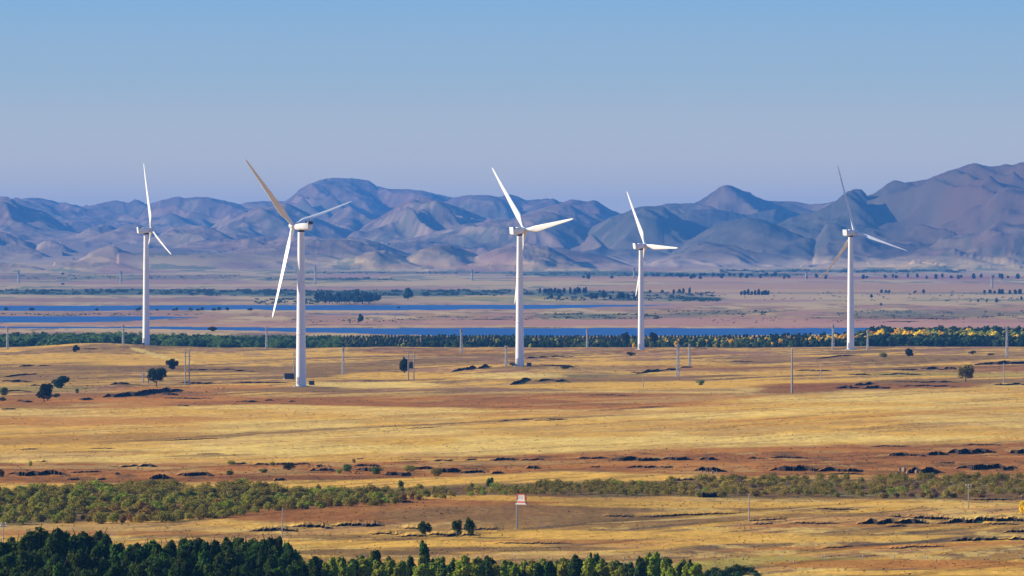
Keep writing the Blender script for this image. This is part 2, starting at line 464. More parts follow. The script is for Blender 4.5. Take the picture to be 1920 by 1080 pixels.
CL = np.empty(U.shape + (3,))
wy = 3.2 * fbm(X / 38.0, D / 90.0, 201, 4) * sm(PY, 500, 640) + 1.0 * fbm(X / 6.0, D / 14.0, 203, 3)
wx = 26 * fbm(X / 50.0, D / 130.0, 205, 3)
QX = U + wx; QY = PY + wy
an = R(60); al = X * math.cos(an) + D * math.sin(an); ac = -X * math.sin(an) + D * math.cos(an)
streak = fbm(ac / 13.0, al / 110.0, 211, 5)
streak2 = fbm(ac / 4.5 + 9, al / 50.0, 213, 4)
spot = fbm(X / 9.0, D / 22.0, 217, 5, .6)
spot2 = fbm(X / 34.0, D / 80.0, 219, 4)

def paint(m, c):
    m = np.clip(m, 0, 1)[..., None]
    CL[...] = CL * (1 - m) + c * m

def band(top, bot, soft=2.5):
    """band between two lines given by points (x, y) of the survey photo"""
    t = np.interp(QX, [p[0] for p in top], [p[1] for p in top]); b = np.interp(QX, [p[0] for p in bot], [p[1] for p in bot])
    return np.minimum(sm(QY - t, -soft, soft), sm(b - QY, -soft, soft))

def blob(cx, cy, rx, ry, sl=0.0, soft=.35):
    q = ((QX - cx) / rx) ** 2 + ((QY - cy - sl * (QX - cx)) / ry) ** 2
    return sm(-q, -1 - soft, -1 + soft)

CL[...] = TAN
paint(sm(spot2, -.2, .3), PALE * .9)
# upper terrace, y 645-735
m = band([(-900, 640), (1920, 640)], [(-900, 752), (500, 742), (1100, 732), (1920, 716)], 4)
paint(m, TAN)
paint(m * sm(streak, -.05, .22), GOLD)
paint(m * sm(-streak - .12 * spot, .02, .28), BROWN)
paint(m * sm(spot2 + .4 * streak2, .1, .4) * .8, col3((.33, .17, .09)))
for cx, cy, rx, ry, sl, c, k in [
    (400, 692, 330, 6, .01, BROWN, .9), (860, 680, 160, 5, 0, BROWN, .5), (100, 700, 160, 22, 0, BROWN, .55), (180, 655, 150, 7, 0, BROWN, .7), (240, 672, 230, 8, .0, GOLD, .8),
    (60, 678, 90, 5, 0, GOLD, .8), (650, 690, 110, 8, .0, BROWN, .8), (780, 705, 140, 7, 0, GOLD, .9), (640, 664, 140, 4, 0, GOLD, .8), (820, 660, 140, 4, .0, SOIL, .55),
    (1120, 712, 200, 9, 0, BROWN, .7), (1080, 703, 130, 5, 0, OLIVE, .35), (1180, 682, 200, 4, 0, GOLD, .8), (1100, 692, 120, 5, 0, TAN, .8), (1250, 722, 330, 8, -.012, GOLD, 1.), (1400, 690, 220, 4, 0, SOIL, .6),
    (1500, 673, 130, 6, 0, BROWN, .7), (1560, 699, 260, 4, 0, GOLD, .8), (1720, 672, 160, 7, 0, BROWN, .7), (1800, 702, 200, 5, 0, MEADOW, .7), (1850, 690, 120, 6, 0, SOIL, .6),
    (1640, 723, 230, 8, -.01, SOIL, .95), (1520, 728, 110, 8, -.06, SOIL, .9), (1800, 716, 200, 4, 0, BROWN, .8), (200, 745, 240, 9, -.02, SOIL, .8),
    (400, 728, 200, 6, 0, RUST, .8), (560, 731, 160, 4, 0, BROWN, .8), (60, 728, 120, 6, 0, MEADOW, .6), (700, 722, 120, 5, 0, PALE, .9), (950, 704, 110, 6, 0, PALE, .8), (300, 665, 50, 4, .3, PALE, .8)]:
    paint(blob(cx, cy, rx, ry, sl) * k, c)
# red band
m = band([(-900, 748), (0, 750), (300, 742), (500, 744), (900, 738), (1100, 737), (1350, 738), (1500, 742)], [(-900, 770), (0, 770), (250, 764), (500, 762), (800, 770), (1000, 770), (1250, 760), (1500, 744)], 3)
paint(m * sm(streak, -.55, -.1), RUST)
paint(m * sm(spot2, -.15, .25) * .8, SOIL)
# great gold field
m = band([(-900, 772), (0, 768), (250, 764), (500, 758), (900, 768), (1100, 768), (1300, 757), (1480, 742), (1700, 733), (1920, 724)], [(-900, 868), (500, 866), (900, 852), (1200, 843), (1500, 834), (1920, 826)], 3)
paint(m, GOLD)
paint(m * sm(spot2, -.2, .2) * .8, PALE)
paint(m * sm(streak, .08, .3) * .5, TAN)
paint(m * sm(streak2, .26, .46) * .35, col3((.40, .22, .09)))
paint(m * sm(-streak, .18, .42) * .5, col3((.50, .27, .095)))
for cx, cy, rx, ry, sl, c, k in [
    (160, 790, 260, 9, -.01, RUST, .7), (150, 822, 260, 9, -.03, SOIL, .45), (500, 812, 330, 2.0, -.05, BROWN, .8), (950, 789, 260, 1.8, -.05, BROWN, .8), (1150, 762, 230, 4, -.03, RUST, .85), (1000, 776, 330, 4, -.02, RUST, .5),
    (1180, 766, 90, 2, -.07, SOIL, .8), (1600, 780, 420, 3, -.05, RUST, .45), (1500, 795, 420, 2, -.04, RUST, .4), (1350, 805, 600, 3.5, 0, TAN, .5), (1400, 824, 500, 7, -.01, PALE, .8), (200, 846, 170, 2, 0, BROWN, .5), (700, 842, 500, 8, 0, PALE, .6), (400, 853, 90, 2, -.03, BROWN, .7)]:
    paint(blob(cx, cy, rx, ry, sl) * k, c)
# broken red-brown ground
m = band([(-900, 868), (500, 868), (900, 855), (1200, 846), (1500, 837), (1920, 829)], [(-900, 912), (0, 907), (450, 905), (600, 900), (900, 893), (1050, 882), (1200, 887), (1400, 893), (1920, 900)], 3)
paint(m, SOIL * 1.15)
paint(m * sm(streak, -.05, .2) * .7, RUST)
paint(m * sm(spot, .12, .35) * .65, TAN)
paint(m * sm(-spot, .12, .4) * .8, BROWN * .6)
for cx, cy, rx, ry, c, k in [(150, 876, 230, 3, TAN, .8), (1000, 868, 200, 4, TAN, .6), (700, 862, 260, 3, GOLD, .7), (1500, 845, 300, 3, RUST, .8), (1750, 860, 200, 5, SOIL, .8), (1250, 870, 200, 4, RUST, .7), (1600, 893, 300, 4, SOIL, .6), (600, 895, 200, 5, SOIL * .8, .9), (200, 900, 240, 4, SOIL * .9, .8)]:
    paint(blob(cx, cy, rx, ry) * k, c)
# gold strip behind the willows
m = band([(-900, 911), (0, 907), (450, 905), (600, 901), (900, 894), (1050, 884), (1200, 888), (1400, 893)], [(-900, 925), (1250, 912), (1500, 894)], 2)
paint(m, GOLD * 1.0)
paint(m * sm(streak2, .1, .3) * .6, BROWN)
# ground under the willows
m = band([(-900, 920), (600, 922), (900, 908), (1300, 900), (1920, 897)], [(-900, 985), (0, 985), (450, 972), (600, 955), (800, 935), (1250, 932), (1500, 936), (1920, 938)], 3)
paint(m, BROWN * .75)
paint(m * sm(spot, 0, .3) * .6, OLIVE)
# lower slopes
m = band([(-900, 985), (0, 985), (450, 970), (600, 955), (800, 934), (1250, 932), (1500, 936), (1920, 938)], [(-900, 1700), (1920, 1700)], 3)
paint(m, GOLD * .85)
paint(m * sm(streak, .0, .25) * .8, BROWN)
paint(m * sm(-streak, .08, .3) * .7, col3((.50, .26, .085)))
paint(m * sm(streak2, .12, .35) * .6, DARK * 2)
paint(m * sm(spot, .1, .3) * .5, PALE)
for cx, cy, rx, ry, sl, c, k in [
    (800, 955, 380, 24, -.03, SOIL * 1.05, .9), (1000, 965, 300, 18, 0, BROWN, .8), (1000, 935, 330, 5, .02, GOLD * .8, .8), (560, 968, 150, 9, 0, SOIL, .6), (1320, 946, 300, 6, 0, GOLD * .9, .9), (1400, 962, 200, 5, 0, GOLD * .85, .8),
    (1200, 978, 330, 3, -.03, BROWN, .8), (1100, 1003, 420, 8, 0, GOLD, .9), (1700, 945, 200, 4, 0, GOLD, .8), (1600, 965, 150, 4, 0, BROWN, .7), (1650, 985, 260, 5, 0, SOIL, .6),
    (750, 1020, 260, 7, 0, GOLD * 1.05, .9), (200, 990, 260, 6, 0, TAN, .8), (200, 1000, 320, 5, 0, SOIL * 1.2, .6), (950, 1028, 230, 5, 0, BROWN * .8, .8), (700, 1037, 160, 6, 0, BROWN * .7, .8), (1150, 1016, 260, 3, .01, RUST, .7), (1050, 1042, 330, 4, 0, TAN, .8),
    (1500, 1012, 300, 6, -.02, GOLD, .8), (1650, 1025, 320, 4, -.03, RUST, .7), (1750, 1015, 160, 3, -.05, DARK * 1.6, .8), (1500, 1053, 160, 8, 0, MEADOW, .85), (1330, 1062, 90, 9, 0, MEADOW, .9), (1700, 1058, 260, 9, 0, RUST, .85), (1780, 1075, 260, 5, 0, GOLD * 1.05, .9),
    (560, 1005, 220, 4, 0, BROWN, .7), (570, 728, 75, 3, 0, BROWN, .9), (975, 690, 60, 2.5, 0, BROWN, .8), (1205, 658, 50, 2, 0, SOIL, .8), (1597, 658, 60, 2, 0, BROWN, .8), (275, 650, 50, 2, 0, BROWN, .8)]:
    paint(blob(cx, cy, rx, ry, sl) * k, c)
# lowland: shores, meadows and brush, y 500-650
far = sm(D, 3380, 3480)
lowc = PINK * .95
m = far * (1 - sm(D, 7000, 7600))
paint(m, lowc)
sl2 = fbm(X / 60.0, D / 420.0, 231, 5)
sl3 = fbm(X / 22.0, D / 150.0, 233, 5, .6)
paint(m * sm(sl2, 0, .3), SAND)
paint(m * sm(-sl2, .05, .3) * .8, col3((.40, .22, .16)))
paint(m * sm(sl3, .16, .34) * .75, col3((.14, .12, .09)))
for cx, cy, rx, ry, sl, c, k in [(400, 610, 600, 3, 0, col3((.48, .27, .17)), .8), (900, 606, 500, 7, 0, col3((.42, .22, .15)), .7), (1400, 605, 500, 9, 0, col3((.46, .24, .17)), .8), (1150, 593, 160, 6, 0, SCRUB, .45),
                              (1100, 593, 70, 5, 0, SCRUB, .6), (1350, 587, 110, 4, -.03, SCRUB, .5), (1750, 588, 190, 7, 0, SCRUB * 1.2, .5), (1650, 596, 140, 3, 0, DARK * 1.3, .6), (150, 588, 330, 3, 0, col3((.33, .2, .14)), .7),
                              (700, 584, 300, 2, 0, SAND, .8), (300, 621, 500, 2.5, 0, SAND, .9), (900, 612.5, 500, 1.5, 0, SAND, .8), (1750, 610, 300, 4, 0, col3((.50, .27, .20)), .8)]:
    paint(blob(cx, cy, rx, ry, sl) * k * far, c)
m = sm(D, 7000, 7500) * (1 - sm(D, 15500, 17500))
f1 = fbm(X / 160.0, D / 1100.0, 241, 5); f2 = fbm(X / 50.0, D / 260.0, 243, 4, .6)
paint(m, col3((.43, .31, .18)))
paint(m * sm(f1, 0, .3), col3((.52, .38, .17)))
paint(m * sm(-f1, .06, .3) * .8, col3((.36, .21, .16)))
paint(m * sm(f2 + .5 * f1, .16, .36) * .7, SCRUB * 1.3)
for cx, cy, rx, ry, c, k in [
    (1550, 541, 480, 10, REDP, .9), (1500, 521, 520, 3, col3((.33, .15, .12)), .9), (1600, 556, 400, 6, SAND, .8), (1250, 524, 300, 4, REDP * 1.1, .8), (1750, 569, 300, 4, SAND, .8), (1400, 545, 300, 3, SAND, .5), (1700, 550, 300, 2, SCRUB, .4),
    (250, 548, 420, 5.5, SCRUB, .95), (650, 550, 300, 5.5, SCRUB, .9), (900, 548, 300, 5, SCRUB, .8), (1150, 555, 180, 9, SCRUB, .6), (200, 563, 300, 4, col3((.30, .17, .13)), .8), (150, 568, 260, 2, SAND, .7),
    (200, 520, 330, 4.5, SCRUB, .5), (620, 524, 130, 2.5, SCRUB, .8), (800, 511, 300, 2, SCRUB, .7), (1120, 513, 170, 5, SCRUB, .9), (900, 531, 260, 4, SAND, .9), (450, 535, 400, 2, SAND, .8), (950, 559, 200, 3, MEADOW, .7),
    (1500, 495, 330, 6, SAND, .95), (1700, 486, 200, 7, SAND, .7), (60, 485, 160, 14, SAND, .5), (950, 498, 300, 6, PINK * 1.1, .6), (500, 487, 180, 5, SAND, .6), (1580, 508, 220, 2.5, SCRUB, .9), (1350, 515, 200, 4, SCRUB, .8), (1300, 560, 60, 4, SCRUB, .9)]:
    paint(blob(cx, cy, rx, ry) * k * m, c)
# mountains: dry grass with brush and bare rock
m = sm(D, 13500, 15500)
mz = fbm(X / 420.0, D / 700.0, 251, 5); mz2 = fbm(X / 120.0, D / 260.0, 253, 5, .6)
paint(m, col3((.36, .25, .16)))
paint(m * sm(mz, .0, .3) * .7, col3((.30, .17, .13)))
paint(m * sm(-mz, .0, .35) * .8, col3((.17, .17, .10)))
paint(m * sm(mz2, .05, .25) * .6, col3((.10, .09, .07)))
mz3 = fbm(X / 45.0, D / 120.0, 255, 4, .65)
paint(m * sm(mz3, .10, .30) * .55, col3((.09, .085, .06)))
paint(m * sm(-mz3, .16, .34) * .45, col3((.56, .40, .27)))
hi = sm((Z - 120) / 260.0 + .4 * mz2, .2, .9)
paint(m * hi * .45, col3((.22, .13, .11)))
# the darker green-brown ranges to the right are covered in brush, the left ones are bare
rg = m * sm(U, 1000, 1250) * (1 - sm(np.abs(D - 16900), 2300, 3300))
paint(rg * .65, col3((.15, .15, .10)))
paint(rg * sm(U, 1560, 1720) * (.35 + .5 * sm(mz, -.2, .25)), col3((.26, .15, .09)))
paint(m * (1 - sm(Z, 40, 90 - 32 * sm(U, 1400, 1600))) * .8, col3((.52, .39, .28)))
paint(m * sm(400 - U, -100, 200) * (1 - sm(Z, 90, 210)) * .6, col3((.56, .41, .31)))
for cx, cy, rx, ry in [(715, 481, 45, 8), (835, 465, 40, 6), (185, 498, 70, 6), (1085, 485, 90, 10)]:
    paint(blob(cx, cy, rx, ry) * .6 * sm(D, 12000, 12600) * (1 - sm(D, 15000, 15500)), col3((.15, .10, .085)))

# thin dark furrows, wheel ruts and tussock texture, stronger on the near plain
near = 1 - sm(D, 3200, 3700)
fur = fbm(ac / 6.0 + 40, al / 90.0, 261, 5, .6)
CL *= (1 - .34 * near * sm(fur, .26, .42))[..., None]
grain = fbm(X / 2.2, D / 7.0, 263, 3, .7) * sm(PY, 640, 900) + fbm(X / 5.0, D / 16.0, 267, 3, .7)
CL *= (1 + near * .20 * grain)[..., None]
mt = sm(D, 12300, 13300) * sm(Z, 42, 72)
CL *= (1 - mt * (.36 + .20 * sm(U, 900, 1300)))[..., None]
idx = np.arange(NR * NC).reshape(NR, NC)
quads = np.stack([idx[:-1, :-1], idx[:-1, 1:], idx[1:, 1:], idx[1:, :-1]], -1).reshape(-1, 4)
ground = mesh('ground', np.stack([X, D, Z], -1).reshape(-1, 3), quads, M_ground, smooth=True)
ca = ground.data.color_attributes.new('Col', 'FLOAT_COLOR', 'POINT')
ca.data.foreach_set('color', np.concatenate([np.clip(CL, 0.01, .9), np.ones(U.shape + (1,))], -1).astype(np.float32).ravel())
tag(ground, kind='structure')
# dry tussocks standing on the near plain
rs = np.random.RandomState(44)
n = 12000
tu = rs.uniform(-60, 1980, n); tv = 652 + 470 * rs.rand(n) ** .8
td = H * F / (tv - HZ) + rs.uniform(-2, 2, n); tx = (tu - 960) / F * td
keep = (vn(tx / 12.0, td / 20.0, 301) + .5 * vn(tx / 3.0, td / 5.0, 302)) > .62
tx, td = tx[keep], td[keep]; n = len(tx); tz = hz(tx, td)
ti = np.clip(np.searchsorted(uc, 960 + tx * F / td), 0, NC - 1); tj = np.clip(np.searchsorted(dr, td), 0, NR - 1)
tc_ = CL[tj, ti] * rs.uniform(.74, 1.10, (n, 1))
V = []; K = []
for q in range(2):
    a = rs.uniform(0, np.pi, n); ww = rs.uniform(.08, .26, n) * (td / 1300) ** .6; hh = rs.uniform(.06, .22, n) * (td / 1300) ** .5
    cx_, cy_ = np.cos(a) * ww, np.sin(a) * ww; lx = rs.uniform(-.1, .1, n)
    V.append(np.stack([np.stack([tx - cx_, td - cy_, tz - .05], 1), np.stack([tx + cx_, td + cy_, tz - .05], 1), np.stack([tx + cx_ * .7 + lx, td + cy_ * .7, tz + hh * .8], 1), np.stack([tx - cx_ * .7 + lx, td - cy_ * .7, tz + hh], 1)], 1).reshape(-1, 3))
    K.append(np.repeat(tc_, 4, 0))
V = np.concatenate(V); K = np.concatenate(K)
tg = mesh('grass_tussocks', V, np.arange(len(V)).reshape(-1, 4), M_ground)
ca = tg.data.color_attributes.new('Col', 'FLOAT_COLOR', 'POINT')
ca.data.foreach_set('color', np.concatenate([np.clip(K, .01, .9), np.ones((len(K), 1))], 1).astype(np.float32).ravel())
tag(tg, 'dry grass tussocks scattered over the golden plain', 'grass', kind='stuff')
wb = mesh('lake', [(-3200, 3750, WATER), (4200, 3750, WATER), (4200, 7300, WATER), (-3200, 7300, WATER)], [[0, 1, 2, 3]], M_water)
tag(wb, kind='structure')
# ------------------------------------------------------------------ wind turbines
def ring_surface(secs, n):
    V = []; Fc = []
    for s_ in secs: V += s_
    for i in range(len(secs) - 1):
        for k in range(n):
            Fc.append([i * n + k, i * n + (k + 1) % n, (i + 1) * n + (k + 1) % n, (i + 1) * n + k])
    Fc.append(list(range(n))[::-1]); Fc.append([(len(secs) - 1) * n + k for k in range(n)])
    return V, Fc

def blade_mesh(hub, e1, e2, ax, th, pitch, Rb, cone, parent):
    """root cylinder blending into a twisted, tapered aerofoil"""
    rad = (e1 * math.sin(th) + e2 * math.cos(th)) * math.cos(cone) + ax * math.sin(cone)
    tan = e1 * math.cos(th) - e2 * math.sin(th)
    n = 16
    secs = []
    for t in [0.03, .05, .075, .10, .14, .18, .22, .28, .36, .46, .58, .70, .82, .91, .965, .99, 1.0]:
        r = t * Rb
        chord = float(np.interp(t, [0, .05, .10, .16, .22, .3, .5, .75, .93, .98, 1], [1.7, 1.7, 2.0, 2.9, 3.15, 2.95, 2.2, 1.45, .95, .65, .25]))
        thick = float(np.interp(t, [0, .05, .12, .22, .4, 1], [1.7, 1.7, 1.25, .75, .42, .12]))
        thick = max(thick, .06)
        circ = float(np.interp(t, [0, .05, .2], [1, 1, 0]))
        tw = pitch + R(float(np.interp(t, [0, .15, .4, 1], [14, 13, 6, -1])))
        cdir = tan * math.cos(tw) + ax * math.sin(tw)
        tdir = ax * math.cos(tw) - tan * math.sin(tw)
        bend = ax * (0.9 * t * t)
        sec = []
        for k in range(n):
            a = 2 * math.pi * k / n
            cx = math.cos(a) * .5; cy = math.sin(a) * .5
            fx = (cx + .18) * chord
            fy = cy * thick * (0.62 + .55 * cx * (1) + .1)
            x_ = fx * (1 - circ) + cx * 1.7 * circ
            y_ = fy * (1 - circ) + cy * 1.7 * circ
            sec.append(hub + rad * r + bend + cdir * x_ + tdir * y_)
        secs.append(sec)
    V, Fc = ring_surface(secs, n)
    return mesh('blade', V, Fc, M_white, parent, smooth=True)

def turbine(px, py, hubpx_y, axx, away, tilt, ths, pitch, label, cone=-.4, rscale=1.0, ho=3.3):
    x, d, z = at(px, py)
    hh = (py - hubpx_y) * d / F                  # hub height from the photo
    k = hh / 65.0
    root = empty('wind_turbine', (x, d, z), 0, 1)
    tag(root, label, 'wind turbine', 'white wind turbines standing on the dry plain')
    # tower, root door and steps
    mb = MB(); n = 40
    zs = [-.3, 0.0, .3, 8, 20.9, 21.2, 21.23, 21.5, 21.53, 21.8, 41.9, 42.2, 42.23, 42.5, 42.53, 42.8, 62.6, 63.0]
    rs = [2.06, 2.05, 2.046, 1.97, 1.838, 1.835, 1.88, 1.88, 1.832, 1.829, 1.608, 1.605, 1.65, 1.65, 1.602, 1.599, 1.335, 1.33]
    V = []; Fc = []
    for zz, rr in zip(zs, rs):
        for q in range(n):
            a = 2 * math.pi * q / n
            V.append((rr * math.cos(a) * k, rr * math.sin(a) * k, zz * k))
    for i in range(len(zs) - 1):
        for q in range(n):
            Fc.append([i * n + q, i * n + (q + 1) % n, (i + 1) * n + (q + 1) % n, (i + 1) * n + q])
    Fc.append([(len(zs) - 1) * n + q for q in range(n)])
    tw = mesh('tower', V, Fc, M_white, root, smooth=True)
    mb = MB(); mb.box(-.5 * k, .5 * k, -2.16 * k, -1.95 * k, 1.5 * k, 3.9 * k); mb.box(-.12 * k, .12 * k, -2.2 * k, -2.165 * k, 2.9 * k, 3.3 * k)
    dr_ = mb.build('door', M_galv, tw); dr_.rotation_euler = (0, 0, R(-38))
    mb = MB()
    for i in range(6):
        mb.box(-.6 * k, .6 * k, (-3.6 + i * .26) * k, (-3.3 + i * .26) * k, .2 * (i + 1) * k, (.2 * (i + 1) + .06) * k)
    mb.box(-.6 * k, .6 * k, -2.3 * k, -2.17 * k, 1.35 * k, 1.42 * k)
    for sx in (-.6, .6):
        mb.tube([(sx * k, -3.7 * k, .0), (sx * k, -3.7 * k, 1.1 * k), (sx * k, -2.3 * k, 2.4 * k), (sx * k, -2.3 * k, 1.4 * k)], [.04] * 4, 6)
    st = mb.build('steps', M_galv, tw); st.rotation_euler = (0, 0, R(-38))
    mb = MB(); V = []
    n = 32
    for zz, rr in [(-1.2, 3.4), (.12, 3.4), (.22, 3.2), (.22, 2.2)]:
        V.append([Vector((rr * math.cos(2 * math.pi * q / n) * k, rr * math.sin(2 * math.pi * q / n) * k, zz * k)) for q in range(n)])
    Vv, Ff = ring_surface(V, n); mesh('foundation', Vv, Ff, M_conc, root)
    # nacelle frame
    ayy = math.sqrt(max(1 - axx * axx, 0)) * away
    t = R(tilt)
    ax = Vector((axx * math.cos(t), ayy * math.cos(t), math.sin(t)))
    e1 = Vector((abs(ayy), -axx * (1 if ayy >= 0 else -1), 0)).normalized()
    e2 = ax.cross(e1).normalized()
    if e2.z < 0: e2 = -e2
    up = e2
    sd = ax.cross(up).normalized()
    hubc = Vector((0, 0, 65 * k)) + ax * ho * k
    # nacelle body: rounded box sections along the axis
    secs = []
    n = 28
    for s_, hw, hh_, zc in [(-6.1, 1.10, 1.15, .05), (-6.0, 1.35, 1.42, .05), (-5.6, 1.48, 1.55, .05), (-3.0, 1.60, 1.65, .08), (0, 1.62, 1.68, .05), (1.2, 1.55, 1.62, 0), (1.75, 1.35, 1.42, 0), (1.95, 1.15, 1.2, 0)]:
        s_ = s_ * .78 if s_ < 0 else s_ * (ho / 3.3)
        sec = []
        for q in range(n):
            a = 2 * math.pi * q / n
            ca_, sa_ = math.cos(a), math.sin(a)
            p = 4.5
            rr = 1.0 / ((abs(ca_) ** p + abs(sa_) ** p) ** (1 / p))
            sec.append(Vector((0, 0, 65 * k)) + ax * s_ * k + sd * (rr * ca_ * hw * k) + up * ((rr * sa_ * hh_ + zc) * k))
        secs.append(sec)
    V, Fc = ring_surface(secs, n)
    nac = mesh('nacelle', V, Fc, M_white, root, smooth=True)
    def nbox(s0, s1, w0, w1, h0, h1, name, m, par):
        mb = MB(); P = []; s0 *= .78; s1 *= .78
        for s_, w_, h_ in [(s0, w0, h0), (s1, w0, h0), (s1, w1, h0), (s0, w1, h0), (s0, w0, h1), (s1, w0, h1), (s1, w1, h1), (s0, w1, h1)]:
            P.append(Vector((0, 0, 65 * k)) + ax * s_ * k + sd * w_ * k + up * h_ * k)
        mb.add(P, [[0, 3, 2, 1], [4, 5, 6, 7], [0, 1, 5, 4], [1, 2, 6, 5], [2, 3, 7, 6], [3, 0, 4, 7]])
        return mb.build(name, m, par)
    nbox(-6.35, -6.02, -1.5, 1.5, -.9, 2.35, 'rear_panel', M_white, nac)
    if axx < 0: nbox(-7.1, -6.36, -.9, .9, .9, 2.2, 'cooler', M_dark, nac)
    nbox(-4.9, -3.7, -.75, .75, 1.70, 2.0, 'roof_hatch', M_dark, nac)
    nbox(-2.4, -.4, -1.0, 1.0, 1.72, 1.92, 'roof_vent', M_white, nac)
    mb = MB(); mb.tube([Vector((0, 0, 65 * k)) + ax * -4.2 * k + up * 1.6 * k, Vector((0, 0, 65 * k)) + ax * -4.2 * k + up * 3.2 * k], [.05, .03], 6)
    mb.tube([Vector((0, 0, 65 * k)) + ax * -4.6 * k + up * 3.0 * k, Vector((0, 0, 65 * k)) + ax * -3.8 * k + up * 3.0 * k], [.04, .04], 6)
    mb.build('wind_vane', M_dark, nac)
    # collar between tower and nacelle
    secs = []
    for zz, rr in [(62.6, 1.36), (63.3, 1.45), (63.9, 1.45)]:
        secs.append([Vector((rr * math.cos(2 * math.pi * q / 24) * k, rr * math.sin(2 * math.pi * q / 24) * k, zz * k)) for q in range(24)])
    V, Fc = ring_surface(secs, 24); mesh('yaw_collar', V, Fc, M_dark, root, smooth=True)
    # hub with rounded nose
    secs = []
    for s_, rr in [(-1.3, 1.15), (-1.2, 1.42), (-.4, 1.55), (.5, 1.52), (1.2, 1.28), (1.75, .85), (2.05, .35), (2.1, .05)]:
        secs.append([hubc + ax * s_ * k + (e1 * math.cos(2 * math.pi * q / 24) + up * math.sin(2 * math.pi * q / 24)) * rr * k for q in range(24)])
    V, Fc = ring_surface(secs, 24); mesh('hub', V, Fc, M_white, root, smooth=True)
    for th in ths:
        blade_mesh(hubc, e1, up, ax, R(th), R(pitch), 38.5 * k * rscale, R(cone), root)
    return root

turbine(274, 647, 432, .951, 1, 6.0, (-8.5, 111.5, 231.5), 8, 'leftmost white wind turbine, on a low crest before the green belt, one blade straight up')
turbine(564.5, 725, 424, -.76, 1, 2.0, (-46, 74.5, 194), 100, 'nearest, tallest white wind turbine, its rotor on the left side of the tower', cone=1.0, ho=4.3)
turbine(974.5, 687, 433, .806, 1, 6.0, (-38, 82, 202), 6, 'white wind turbine at the centre of the plain with two blades raised in a V')
turbine(1202, 656, 461.5, .878, 1, 7.0, (-27.6, 92.4, 212.4), 6, 'smallest and farthest white wind turbine, right of the central one, with one blade level')
turbine(1595, 656, 436.5, .703, 1, 6.6, (-14, 106, 226), 96, 'rightmost white wind turbine, standing before the yellow autumn trees')

# transformer cabinets beside the towers
def cabinet(px, py, wpx, hpx, label, ry=15):
    x, d, z = at(px, py)
    w_ = wpx * d / F; h_ = hpx * d / F
    root = empty('transformer_cabinet', (x, d, z), R(ry))
    tag(root, label, 'cabinet', 'transformer cabinets beside the turbines')
    mb = MB(); mb.box(-w_ / 2, w_ / 2, -w_ * .3, w_ * .3, .25, h_ * .93); mb.build('body', M_dark, root)
    mb = MB(); mb.box(-w_ * .54, w_ * .54, -w_ * .34, w_ * .34, h_ * .935, h_); mb.build('roof', M_dark, root)
    mb = MB(); mb.box(-w_ * .56, w_ * .56, -w_ * .36, w_ * .36, -.4, .245); mb.build('plinth', M_conc, root)
    for s_ in (-1, 1):
        mb = MB(); mb.box(s_ * w_ * .24 - w_ * .2, s_ * w_ * .24 + w_ * .2, -w_ * .3 - .05, -w_ * .3 - .003, .4, h_ * .88); mb.box(s_ * w_ * .06 - .03, s_ * w_ * .06 + .03, -w_ * .3 - .1, -w_ * .3 - .052, h_ * .4, h_ * .55)
        mb.build('door', M_dark, root)
cabinet(541, 711, 17, 11, 'long dark cabinet left of the nearest turbine tower')
cabinet(584, 722, 10, 8, 'small dark cabinet right at the foot of the nearest turbine tower')
cabinet(992, 687, 8, 7, 'small dark cabinet right of the foot of the central turbine')
cabinet(269, 647, 4, 4, 'tiny dark cabinet left of the foot of the leftmost turbine')

# ------------------------------------------------------------------ poles and pylons
def pole(px, pyb, pyt, label, kind='plain', group='utility poles on the plain', wpx=None):
    x, d, z = at(px, pyb)
    s_ = d / F; h_ = (pyb - pyt) * s_
    root = empty('utility_pole', (x, d, z), R(random.uniform(-25, 25)))
    tag(root, label, 'utility pole', group)
    r0 = (wpx or 3.0) * s_ * .36
    mb = MB(); mb.tube([(0, 0, -.5), (0, 0, h_ * .5), (0, 0, h_)], [r0 * 1.1, r0 * .95, r0 * .72], 10); mb.build('mast', M_conc, root)
    if kind != 'plain':
        for zz, wa in ((h_ * .95, 1.5), (h_ * .84, 2.0)) if kind == 'two' else ((h_ * .93, 1.4),):
            mb = MB(); mb.box(-wa * h_ / 12, wa * h_ / 12, -.12 - r0, -.01 - r0, zz - .07, zz + .07); cr = mb.build('crossarm', M_galv, root)
            for q in (-1, 0, 1) if kind != 'two' else (-1, 1):
                mb = MB(); xx = q * wa * h_ / 12 * .9
                mb.tube([(xx, -.06 - r0, zz + .07), (xx, -.06 - r0, zz + .2), (xx, -.06 - r0, zz + .35)], [.06, .1, .05], 8); mb.build('insulator', M_wsign, cr)
    else:
        mb = MB(); mb.tube([(0, 0, h_), (0, 0, h_ + .35)], [r0 * .4, r0 * .2], 8); mb.build('insulator', M_wsign, root)
    return root

